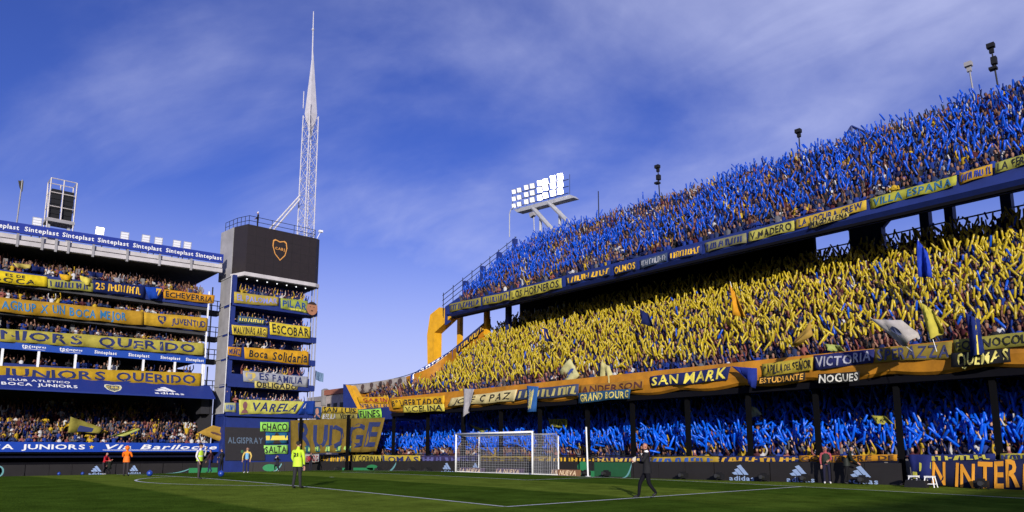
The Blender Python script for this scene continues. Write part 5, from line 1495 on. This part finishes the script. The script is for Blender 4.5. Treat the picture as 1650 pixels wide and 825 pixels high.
# middle tier: yellow sticks
pos = stand_rows(MY + .12, MZ, MDY, MDZ, MN, -19, XEND, 0.44, mid_xmin)
n = len(pos); sc = rng.uniform(.93, 1.05, n)
mass_mesh('middle_tier_crowd', place_people(pos, rng.normal(0, .35, n), sc, rng.choice(5, n, p=[.12, .12, .06, .45, .25]), SH[choose(n, [3, 2, .7, .6, 3, 3, 1, 3, .6])]), M_CROWD, 'dense crowd standing in the sunlit and shaded middle tier', 'crowd')
u_, v_, _ = project(pos[:, :3])
prob = np.where(pos[:, 3] < 1, .25, .97)
prob = np.where((pos[:, 0] < -14.5) & (pos[:, 3] < 7), .25, prob)
prob = np.where((pos[:, 0] > 21) & (pos[:, 3] < 6), .6, prob)
P, D = sticks_for(pos, sc, prob * .86, .46, .8, .12)
cols = np.array([[0.62, 0.47, 0.025]]) * rng.uniform(.75, 1.12, (len(P), 1)) * np.array([[1, 1, 1]])
bl_ = (rng.random(len(P)) < .012 + .05 * (P[:, 0] > 19)); cols[bl_] = (0.01, 0.10, 0.62)
M_STICK = attr_mat('air_stick', 0.30, 0.5, 0.28)
mass_mesh('yellow_sticks', place_sticks(P, D, rng.uniform(.42, .66, len(P)), rng.uniform(.050, .064, len(P)), cols), M_STICK, 'thousands of yellow air sticks waved over the middle tier', 'air sticks')
# corner gallery crowd
pos = np.vstack([stand_rows(5.7, 5.3, .6, .5, 3, -25.5, -17.0, .46)])
n = len(pos); mass_mesh('corner_gallery_crowd', place_people(pos, rng.normal(0, .35, n), rng.uniform(.93, 1.05, n), rng.choice(5, n), SH[choose(n, [3, 2, 1, 1, 2, 3, 1, 2, .6])]), M_CROWD, 'crowd packed behind the corner of the yellow fascia', 'crowd')

# upper tier: blue sticks
pos = stand_rows(UY + .12, UZ, UDY, UDZ, UN, UXL + 1.5, XEND, 0.43)
n = len(pos); sc = rng.uniform(.93, 1.05, n)
mass_mesh('upper_tier_crowd', place_people(pos, rng.normal(0, .35, n), sc, rng.choice(5, n, p=[.10, .12, .08, .42, .28]), SH[choose(n, [3.5, 3, 1.0, 1.2, 2.5, 1.0, 1.0, 3, .5])]), M_CROWD, 'dense crowd standing in the open upper tier', 'crowd')
nz = vnoise(pos[:, 0], pos[:, 1], 3, 3.2)
prob = np.clip(.84 + (nz - .5) * 1.2, .14, .98) * np.where(pos[:, 3] < 1, .5, 1)
prob = np.where((pos[:, 3] > 8) & (pos[:, 0] > -9) & (pos[:, 0] < 5), prob * .35, prob)
P, D = sticks_for(pos, sc, prob * .95, .45, .8, .3)
cols = np.array([[0.005, 0.095, 0.66]]) * rng.uniform(.7, 1.15, (len(P), 1))
mass_mesh('blue_sticks', place_sticks(P, D, rng.uniform(.42, .68, len(P)), rng.uniform(.048, .062, len(P)), cols), M_STICK, 'hundreds of blue air sticks waved over the upper tier', 'air sticks')

# lower tier: blue sticks; the nearest people and sticks are objects of their own
pos = stand_rows(LY + .1, LZ, LDY, LDZ, LN, -31, XEND, 0.43)
n = len(pos); sc = rng.uniform(.93, 1.05, n); rot = rng.normal(0, .35, n); pose = rng.choice(5, n, p=[.15, .12, .12, .38, .23])
shirts = SH[choose(n, [3, 2, .9, .9, 3, 3, 1, 2, .8])]
u_, v_, z_ = project(pos[:, :3] + [0, 0, 1.5])
inview = (u_ > 5) & (u_ < 1645)
order = np.argsort(np.where(inview, z_ + 0.8 * pos[:, 3], 1e9))
near = np.zeros(n, bool); near[order[:200]] = True
rest = ~near
mass_mesh('lower_tier_crowd', place_people(pos[rest], rot[rest], sc[rest], pose[rest], shirts[rest]), M_CROWD, 'crowd in the lower tier behind the pitch fence', 'crowd')
LABF = ['with both arms up in the lower tier', 'with one arm up in the lower tier', 'clapping in the lower tier']
for j, i in enumerate(np.where(near)[0]):
    (pi_, sn_), me = fan_meshes[int(rng.integers(0, len(fan_meshes)))]
    o = bpy.data.objects.new('person', me); COL.objects.link(o)
    o.location = pos[i, :3]; o.rotation_euler = (0, 0, rot[i]); o.scale = (sc[i],) * 3
    row_ = ('front row', 'second row', 'third row')[min(2, int(pos[i, 3]))] if pos[i, 3] < 3 else 'middle rows'
    tag(o, f'fan in {sn_} {LABF[pi_]}, {row_}', 'person', f'fans in {sn_} in the lower tier {row_}, ' + ('both arms up', 'one arm up', 'clapping')[pi_])
prob = np.where(pos[:, 3] < 1, .30, 1.0) * np.where(pos[:, 0] < -21, .9, 1)
P, D = sticks_for(pos, sc, prob, .42, .98, .8)
m2 = rng.random(len(P)) < .30      # some are held out level
D[m2] = np.c_[rng.normal(0, .8, m2.sum()), rng.normal(-.5, .3, m2.sum()), rng.uniform(.1, .8, m2.sum())]; D /= np.linalg.norm(D, axis=1)[:, None]
P[:, 2] -= rng.uniform(-.1, .6, len(P)) * (P[:, 1] > LY + .9)
us2, vs2, zs2 = project(P + D * .4)
o2 = np.argsort(np.where((us2 > 5) & (us2 < 1645), zs2, 1e9)); nearS = np.zeros(len(P), bool); nearS[o2[:300]] = True
LL = rng.uniform(.60, .84, len(P)); RR = rng.uniform(.054, .070, len(P))
cols = np.array([[0.006, 0.15, 0.92]]) * rng.uniform(.75, 1.12, (len(P), 1))
mass_mesh('blue_sticks', place_sticks(P[~nearS], D[~nearS], LL[~nearS], RR[~nearS], cols[~nearS]), M_STICK, 'blue air sticks packed above the lower tier', 'air sticks')
M_BSTICK = stick_mat('blue_air_stick', (0.006, 0.15, 0.92))
V, F = SU
stick_me = rawmesh('air_stick', V * [.07, .07, .82], [tuple(f) for f in F], M_BSTICK, None, True)
for i in np.where(nearS)[0]:
    o = bpy.data.objects.new('air_stick', stick_me); COL.objects.link(o)
    o.location = P[i]; o.rotation_euler = Vector(D[i]).to_track_quat('Z', 'Y').to_euler(); o.scale = (RR[i] / .07, RR[i] / .07, LL[i] / .82)
    dr = float(D[i] @ _rt); tl = 'held level' if D[i][2] < .45 else ('leaning right' if dr > .25 else ('leaning left' if dr < -.25 else 'held upright'))
    ku = us2[i]; bay = 'beside the photo edge' if ku > 1606 else ('above the orange letters' if ku > 1448 else ('behind the two men at the boards' if ku > 1316 else ('above the first two logo boards' if ku > 1206 else 'behind the man in the suit')))
    dep = 'low' if P[i][2] < 1.9 else ('high' if P[i][2] > 2.9 else 'midway')
    tag(o, f'blue air stick {tl} {dep} in lower tier, {bay}', 'air stick', f'blue air sticks {tl} {dep} {bay}')

# boxes stand
def box_rows(x0, z0, dx_, dz_, n, gap, y0=-33, y1=YR - .2, empty=.12):
    out = []
    for k in range(n):
        ys_ = np.arange(y0 + rng.uniform(0, gap), y1, gap); ys_ = ys_[rng.random(len(ys_)) > empty]
        out.append(np.c_[np.full(len(ys_), x0 - k * dx_) + rng.normal(0, .08, len(ys_)), ys_ + rng.normal(0, .08, len(ys_)), np.full(len(ys_), z0 + k * dz_), np.full(len(ys_), k)])
    return np.vstack(out)
BW = [2.4, 2.4, 2.2, 2.6, 1.5, 1.2, 1.2, 2, 1]
def box_crowd(name, label, pos, w=BW, pz=(.12, .2, .3, .1, .28)):
    n = len(pos)
    mass_mesh(name, place_people(pos, math.pi / 2 + rng.normal(0, .4, n), rng.uniform(.92, 1.05, n), rng.choice(5, n, p=pz), SH[choose(n, w)]), M_CROWD, label, 'crowd')
box_crowd('lower_stand_crowd', 'crowd on the lowest terrace of the boxes stand above the long blue band', box_rows(BX0 - .3, BZ0 - .1, BDX, BDZ, BN, .55, y1=YR + .7))
box_crowd('box_crowd', 'guests behind the blue fronts of the glazed box level', box_rows(-37.7, 7.95, 1.0, .15, 2, .8, empty=.3))
for z, nm in zip(LEV, ('first', 'second', 'top')):
    box_crowd('balcony_crowd', f'crowd on the {nm} open balcony of the boxes stand', box_rows(-37.75, z + .35, .8, .3, 5, .5))
# tower balconies: people one can tell apart
TB = ['lowest tower balcony', 'second tower balcony', 'third tower balcony', 'fourth tower balcony', 'top tower balcony']
for z, tb in zip(SLABS, TB):
    for row in range(2):
        for y in np.arange(-3.7, 4.2, .62):
            if rng.random() < .2: continue
            (pi_, sn_), me = fan_meshes[int(rng.integers(0, len(fan_meshes)))]
            o = bpy.data.objects.new('person', me); COL.objects.link(o)
            o.location = (-35.25 - .75 * row, y + rng.normal(0, .08), z + .16 + .25 * row); o.rotation_euler = (0, 0, math.pi / 2 + rng.normal(0, .4)); o.scale = (rng.uniform(.94, 1.04),) * 3
            tag(o, f'fan in {sn_} {("with both arms up", "with one arm up", "leaning out with hands together")[pi_]} on the {tb}', 'person', f'fans in {sn_} on the {tb}, ' + ('both arms up', 'one arm up', 'hands together')[pi_])

# ------------------------------------------------------------------ people on and beside the pitch
def face_dir(u, ang):
    """heading so that a figure standing at pixel column u faces ang degrees clockwise (seen from above) from straight at the camera's right"""
    a = math.radians(ang); d = _rt * math.cos(a) - np.array([_fw[0], _fw[1], 0]) / np.linalg.norm(_fw[:2]) * math.sin(a)
    return math.atan2(d[0], -d[1])
def hero(label, u, v, ang, pose, cols, h=1.76, loc=None, bulk=1.0, extra=None, hairless=False):
    p = ground(u, v) if loc is None else np.array(loc, float)
    if loc is None:
        if p[1] > 3.8 and u > 900: p = at(u, v, 1, 3.8)
        if p[0] < -35.3: p = at(u, v, 0, -35.3)
        p[2] = float(G2(p[0], p[1]))
    V, F, ci, J = human(pose, fingers=True, bulk=bulk, levels=2)
    s = h / 1.77; rz_ = face_dir(u, ang)
    low = V[:, 2].min()
    V = (V - [0, 0, low]) * s
    c, sn = math.cos(rz_), math.sin(rz_)
    Rm = np.array([[c, -sn, 0], [sn, c, 0], [0, 0, 1]])
    def W(q): return (Rm @ ((np.array(q, float) - [0, 0, low]) * s)) + p
    skin, top, leg, shoe, hair = cols
    ms = [mat(skin, .5, var=.08), mat(top, .85, var=.18, scale=6, bump=.3, spec=.1), mat(leg, .85, var=.18, scale=6, bump=.3, spec=.1), mat(shoe, .6), mat(hair if not hairless else skin, .7)]
    t = thing('person', tuple(p), label, 'person')
    me = rawmesh('body', V @ Rm.T, F, ms, ci, True)
    o = bpy.data.objects.new('body', me); COL.objects.link(o); o.parent = t; WLOC[o.name] = p
    br = np.array(J['brow'][:3]); jw = np.array(J['jaw'][:3])
    for sx in (-1, 1):
        mb = MB(); mb.ball(W(br + [sx * .031, -.088, -.012]), .013 * s, 6, 4); build('eye', mb, mat((.02, .015, .012), .3), t)
        mb = MB(); mb.ball(W(br + [sx * .078, .012, -.035]), .026 * s, 6, 5, sx=.5, sz=1.2); build('ear', mb, ms[0], t)
    mb = MB(); mb.tube(W(br + [0, -.088, -.005]), W(br + [0, -.118, -.05]), .009 * s, .019 * s, n=6); build('nose', mb, ms[0], t)
    mb = MB(); mb.tube(W(jw + [-.022, -.077, -.01]), W(jw + [.022, -.077, -.01]), .007 * s, n=5); build('mouth', mb, mat((.25, .07, .06), .5), t)
    if extra: extra(t, W, J, s)
    return t
SKIN = (0.42, 0.22, 0.15); HAIR = (.02, .014, .01)
def stride(f=.28, b=.26, lift=.10):
    return dict(knee=((-.10, -.20 * f / .28 - .03, .50), (.10, .04, .48)), ankle=((-.10, -f, .09), (.10, b, .09 + lift)), toe=((-.02, -.17, -.035), (.02, -.13, -.09)))
# man in the suit
def suit_extra(t, W, J, s):
    mb = MB(); mb.tube(W(np.array(J['collar'][:3]) + [0, -.0, .005]), W(np.array(J['neck'][:3]) + [0, 0, -.01]), .082 * s, .062 * s, n=10, caps=False); build('shirt_collar', mb, M_WHITE, t)
    h = np.array(J['par'][:3]); mb = MB()
    a = W(h + [-.03, -.03, .0]); mb.prism([a, a + [0.05, 0, 0], a + [0.05, 0.02, .14], a + [0, 0.02, .14]], (0, .012, 0)); build('phone', mb, M_DARK, t)
    h = np.array(J['pal'][:3]); a = W(h + [0, -.05, -.05]); mb = MB(); mb.prism([a, a + [0.1, 0.02, 0.05], a + [0.12, 0.02, .2], a + [0.02, 0, .15]], (0.01, .012, 0)); build('papers', mb, mat((.6, .55, .45), .8), t)
    # skirt of the jacket
    mb = MB(); mb.V = []
    v, f = loft([(0, .0, .80, .185, .145), (0, 0, .95, .172, .135), (0, 0, 1.10, .158, .12)], 14, False)
    mb.add([W(q) for q in v], f); build('jacket_skirt', mb, mat((0.018, 0.018, 0.021), .85, var=.18, scale=6, bump=.15, spec=.1), t, smooth=True)
ps = dict(elbow=((-.24, -.10, 1.12), (.24, -.14, 1.16)), hand=((-.14, -.34, 1.16), (.12, -.24, 1.46)), lean=(0, -.02, 0)); ps.update(stride())
hero('balding man in a dark grey suit walking along the penalty area line', 1044, 803, 180 + 8, ps, ((.40, .17, .115), (.018, .018, .021), (.007, .007, .011), (.008, .008, .008), (.12, .08, .06)), 1.79, bulk=1.08, extra=suit_extra, hairless=True)
# stewards
def jacket_skirt(col, z0=.82, w=.20, text=None, tcol=BLACK):
    def ex(t, W, J, s):
        mb = MB(); v, f = loft([(0, .0, z0, w, w * .80), (0, 0, .98, w * .95, w * .76), (0, 0, 1.16, .165, .125)], 14, False)
        mb.add([W(q) for q in v], f); o = build('jacket_skirt', mb, mat(col, .7, var=.15), t, smooth=True)
        if text:
            v, f, _ = text2d(text); mb = MB()
            mb.add([W((.10 - .20 * a, .142 + .0 * b, 1.20 + .13 * b)) for a, b in v], f); build('lettering', mb, mat(tcol, .8), t)
    return ex
NEONY = (0.50, 0.72, 0.04)
def st1(t, W, J, s):
    jacket_skirt(NEONY, text='21')(t, W, J, s)
    mb = MB(); v, f = loft([(0, .0, 1.66, .088, .104), (0, 0, 1.72, .086, .10), (0, .0, 1.76, .05, .06)], 10); mb.add([W(q) for q in v], f); build('cap', mb, M_DARK, t, smooth=True)
hero('steward in a neon yellow jacket seen from behind on the penalty area line', 478, 787, -68, dict(elbow=((-.30, .04, 1.14), (.29, -.04, 1.13)), hand=((-.30, .0, .86), (.27, -.16, .96)), knee=((-.11, -.02, .5), (.10, .02, .5)), ankle=((-.11, -.06, .09), (.10, .10, .09))),
     (SKIN, NEONY, (.03, .03, .035), (.01, .01, .01), HAIR), 1.78, bulk=1.12, extra=st1)
def st2(t, W, J, s):
    mb = MB(); v, f = loft([(0, .0, .90, .19, .145), (0, 0, 1.10, .178, .138), (0, 0, 1.30, .185, .140), (0, .0, 1.42, .13, .10)], 14, False); mb.add([W(q) for q in v], f); build('vest', mb, mat(NEONY, .7, var=.1), t, smooth=True)
    mb = MB(); v, f = loft([(0, .0, 1.12, .182, .142), (0, 0, 1.17, .183, .143)], 14, False); mb.add([W(q) for q in v], f); build('reflective_stripe', mb, mat((.6, .6, .6), .4), t, smooth=True)
    mb = MB(); v, f = loft([(0, -.01, 1.66, .088, .104), (0, 0, 1.72, .086, .10), (0, .0, 1.765, .05, .06)], 10); mb.add([W(q) for q in v], f); mb.add([W(q) for q in ((-.06, -.10, 1.675), (.06, -.10, 1.675), (.05, -.18, 1.66), (-.05, -.18, 1.66))], [(0, 1, 2, 3)]); build('cap', mb, M_DARK, t)
    h = np.array(J['par'][:3]); mb = MB(); a = W(h); mb.tube(a + [0, 0, -.05], a + [0, 0, .13], .03, n=6); build('radio', mb, M_DARK, t)
hero('steward in a neon vest over white sleeves speaking into a radio', 320, 772, 10, dict(elbow=((-.28, .02, 1.12), (.27, -.08, 1.14)), hand=((-.25, -.12, .90), (.10, -.26, 1.44)), knee=((-.10, -.05, .5), (.11, .02, .5)), ankle=((-.10, -.04, .09), (.11, .08, .09))),
     (SKIN, (.62, .58, .60), (.055, .045, .05), (.02, .02, .02), HAIR), 1.76, extra=st2)
def hood(t, W, J, s):
    jacket_skirt((.80, .16, .01))(t, W, J, s)
    mb = MB(); mb.ball(W((0, .01, 1.66)), .13 * s, 10, 7, sz=1.05); build('hood', mb, mat((.80, .16, .01), .7), t, smooth=True)
hero('person in a hooded bright orange jacket seen from behind', 202, 767, -90, dict(elbow=((-.28, -.06, 1.14), (.28, -.08, 1.14)), hand=((-.16, -.24, 1.2), (.2, -.26, 1.22))), (SKIN, (.80, .16, .01), (.04, .035, .04), (.02, .02, .02), HAIR), 1.76, bulk=1.1, extra=hood)
hero('person in a red top bending forward beside the touchline boards', 166, 764.5, 5, dict(elbow=((-.26, -.24, 1.08), (.26, -.26, 1.10)), hand=((-.18, -.46, 1.06), (.18, -.48, 1.12)), lean=(0, -.16, -.04), knee=((-.11, -.10, .5), (.11, -.06, .5))), (SKIN, (.40, .02, .03), (.03, .025, .03), (.3, .3, .3), HAIR), 1.62)
hero('person crouching in black beside the person in red', 176, 764, 200, dict(elbow=((-.26, -.16, .72), (.26, -.18, .72)), hand=((-.14, -.36, .62), (.16, -.36, .60)), drop=.42, lean=(0, -.10, 0), knee=((-.14, -.34, .46), (.14, -.36, .46)), ankle=((-.13, -.05, .09), (.13, -.02, .09))), (SKIN, (.015, .02, .015), (.012, .012, .014), (.02, .02, .02), HAIR), 1.76)
hero('person in navy trousers and dark jacket walking behind the corner boards', 338, 761.5, 190, dict(elbow=((-.28, .04, 1.14), (.28, -.04, 1.14)), hand=((-.26, -.06, .88), (.26, -.16, .92)), **stride(.2, .2, .06)), (SKIN, (.05, .02, .03), (.02, .02, .08), (.02, .02, .02), HAIR), 1.76)
hero('person in a black tracksuit with white stripe near the corner', 356, 761.5, 200, dict(elbow=((-.27, -.06, 1.12), (.28, -.04, 1.14)), hand=((-.12, -.28, 1.12), (.24, -.14, .9))), (SKIN, (.02, .022, .03), (.012, .012, .016), (.02, .02, .02), HAIR), 1.76)
def bib(t, W, J, s):
    mb = MB(); v, f = loft([(0, -.012, .95, .13, .135), (0, -.012, 1.15, .125, .135), (0, -.012, 1.36, .12, .125)], 14, False); mb.add([W(q) for q in v], f); build('bib', mb, mat((.16, .38, .60), .8), t, smooth=True)
hero('person with cream sleeves, light blue front and navy trousers facing the pitch', 397, 762, 90, dict(elbow=((-.29, -.02, 1.14), (.29, -.02, 1.14)), hand=((-.27, -.12, .92), (.27, -.12, .92))), (SKIN, (.62, .44, .12), (.012, .02, .12), (.55, .55, .55), HAIR), 1.78, extra=bib)
def camx(t, W, J, s):
    a = W((0, -.34, 1.56 - .40)); mb = MB(); mb.box(a[0] - .09, a[0] + .09, a[1] - .09, a[1] + .09, a[2] - .07, a[2] + .07); build('camera_body', mb, M_DARK, t)
    mb = MB(); mb.tube(a, a + np.array([.3, -.2, 0]), .05, .065, n=8); build('lens', mb, M_PANEL, t)
hero('photographer in dark clothes crouching below the SALTA banner', 446, 759, 80, dict(elbow=((-.26, -.20, .94), (.26, -.20, .94)), hand=((-.08, -.30, 1.14), (.08, -.30, 1.14)), drop=.40, knee=((-.15, -.34, .48), (.15, -.36, .48)), ankle=((-.14, -.05, .09), (.14, -.02, .09))), (SKIN, (.02, .02, .03), (.015, .015, .02), (.3, .3, .3), HAIR), 1.76, extra=camx)
def bagx(t, W, J, s):
    a = W((0, .22, 1.15)); mb = MB(); mb.ball(a, .2, 8, 6, sx=.9, sy=.9, sz=1.25); build('backpack', mb, mat((.28, .02, .03), .8), t, smooth=True)
hero('person in black with a red backpack beside the yellow steward', 500, 757.5, -60, dict(elbow=((-.28, -.02, 1.14), (.28, -.04, 1.14)), hand=((-.24, -.16, .95), (.24, -.18, .95))), (SKIN, (.02, .02, .022), (.02, .02, .03), (.02, .02, .02), HAIR), 1.76, extra=bagx)
def vest2(t, W, J, s):
    mb = MB(); v, f = loft([(0, .0, .92, .178, .14), (0, 0, 1.12, .17, .132), (0, 0, 1.30, .178, .135), (0, .0, 1.40, .12, .10)], 14, False); mb.add([W(q) for q in v], f); build('vest', mb, mat((.012, .02, .014), .8), t, smooth=True)
hero('man with pink sleeves, dark vest and white shoes standing by the boards', 1333, 776.5, 105, dict(elbow=((-.24, .03, 1.13), (.235, .0, 1.13)), hand=((-.23, -.05, .87), (.09, -.24, 1.06))), (SKIN, (.34, .07, .085), (.015, .015, .035), (.75, .72, .7), HAIR), 1.76, extra=vest2)
hero('man in a bulky black coat leaning over beside the logo board', 1366, 776.5, 25, dict(elbow=((-.28, -.22, 1.10), (.28, -.22, 1.08)), hand=((-.20, -.42, .98), (.20, -.44, .96)), lean=(0, -.18, -.05), knee=((-.10, .02, .5), (.11, -.06, .5)), ankle=((-.10, .14, .09), (.11, .0, .09))), (SKIN, (.012, .016, .012), (.01, .01, .012), (.01, .01, .01), HAIR), 1.78, bulk=1.2, extra=jacket_skirt((.012, .016, .012)))
def capw(t, W, J, s):
    mb = MB(); mb.ball(W((0, -.01, 1.70)), .105 * s, 8, 5, sz=.7); build('cap', mb, M_WHITE, t, smooth=True)
pr_ = at(415, 363, 2, 24.3); hero('man in dark clothes and a white cap standing on the tower roof', 415, 363, 150, dict(elbow=((-.28, -.04, 1.14), (.28, -.04, 1.14)), hand=((-.16, -.22, 1.0), (.18, -.22, 1.0))), (SKIN, (.02, .018, .016), (.02, .018, .016), (.02, .02, .02), HAIR), 1.76, loc=(-35.2, at(415, 363, 0, -35.2)[1], 24.3), extra=capw)

# ------------------------------------------------------------------ small things round the pitch
M_BALL = mat((0.010, 0.045, 0.30), 0.35, var=.1, spec=.6)
for u, v, lab in ((356, 768, 'blue ball on the grass near the person in the black tracksuit'), (241, 767.5, 'blue ball on the grass right of the orange jacket'), (95, 765, 'blue ball by the boards near the photo edge'), (133, 764, 'small blue ball by the boards left of the person in red')):
    p = ground(u, v); r = .165 if u > 200 else .12
    t = thing('ball', (p[0], p[1], float(G2(p[0], p[1]))), lab, 'ball')
    mb = MB(); mb.ball((p[0], p[1], t.location[2] + r), r, 16, 10); build('shell', mb, M_BALL, t, smooth=True)
    mb = MB(); mb.tube((p[0], p[1], t.location[2] + 2 * r - .01), (p[0] + .02, p[1], t.location[2] + 2 * r + .03), .02, .01, n=6); build('valve', mb, M_BALL, t)
for k, (u, v, lab) in enumerate(((977, 766, 'black remote camera by the green patched board'), (1101, 769, 'black remote camera right of the man in the suit'), (1159, 769.5, 'black remote camera left of the first right hand logo board'), (1231, 772, 'black remote camera between two logo boards'),
                     (1297, 773, 'black remote camera hiding part of a logo next to the pink sleeved man'), (1390, 775, 'black remote camera in front of the logo behind the leaning man'), (1582, 779, 'black remote camera in front of the orange letters'),
                     (690, 763.5, 'black remote camera left of the goal'), (664, 763, 'second black remote camera left of the goal'), (610, 762.5, 'black remote camera below the V.CORINA banner'), (545, 761, 'black remote camera near the corner board'), (945, 765, 'black remote camera at the foot of the white pole'))):
    p = at(u, v, 1, 3.7 if u > 560 else 2.9)
    x, y = p[0], p[1]; z = float(G2(x, y))
    t = thing('remote_camera', (x, y, z), lab, 'camera', 'remote cameras along the boards')
    mb = MB(); mb.box(x - .26, x + .22, y - .16, y + .16, z + .08, z + .34); mb.box(x - .12, x + .10, y - .12, y + .12, z + .34, z + .42); build('camera_body', mb, M_DARK, t)
    mb = MB(); mb.tube((x + .05, y - .16, z + .22), (x + .05, y - .42, z + .24), .085, .10, n=10); build('lens', mb, mat((.03, .03, .03), .35), t)
    mb = MB()
    for a in (0, 2.1, 4.2): mb.tube((x, y, z + .1), (x + .25 * math.cos(a), y + .2 * math.sin(a), z), .018, n=4)
    build('tripod', mb, M_DARK, t)
for u, v, lab in ((1473, 775, 'white plastic stool in front of the hung flag, beside the black bag'), (1499, 778, 'white plastic stool nearest to the orange letters')):
    p = at(u, v, 1, 3.5); x, y = p[0], p[1]; z = float(G2(x, y))
    t = thing('stool', (x, y, z), lab, 'stool')
    mb = MB(); mb.box(x - .17, x + .17, y - .17, y + .17, z + .43, z + .47); mb.box(x - .15, x + .15, y - .15, y + .15, z + .40, z + .43); build('seat', mb, M_WHITE, t)
    for sx in (-1, 1):
        for sy in (-1, 1):
            mb = MB(); mb.tube((x + sx * .14, y + sy * .14, z + .42), (x + sx * .2, y + sy * .2, z), .028, .024, n=5); build('leg', mb, M_WHITE, t)
    mb = MB()
    for s_ in (-1, 1):
        mb.tube((x - .18, y + s_ * .18, z + .14), (x + .18, y + s_ * .18, z + .14), .018, n=4); mb.tube((x + s_ * .18, y - .18, z + .14), (x + s_ * .18, y + .18, z + .14), .018, n=4)
    build('brace', mb, M_WHITE, t)
p = at(1476, 780, 1, 3.2); z = float(G2(p[0], 3.2))
t = thing('equipment_bag', (p[0], 3.2, z), 'black equipment bag on the grass under the white stools', 'bag')
mb = MB(); mb.prism([(p[0] - .42, 3.05, z), (p[0] + .42, 3.05, z), (p[0] + .38, 3.08, z + .28), (p[0] - .36, 3.08, z + .30)], (0, .35, 0)); build('bag_body', mb, M_DARK, t)
mb = MB(); mb.path([(p[0] - .2, 3.2, z + .29), (p[0] - .12, 3.2, z + .40), (p[0] + .12, 3.2, z + .40), (p[0] + .2, 3.2, z + .28)], .018, 4); build('handle', mb, M_DARK, t)
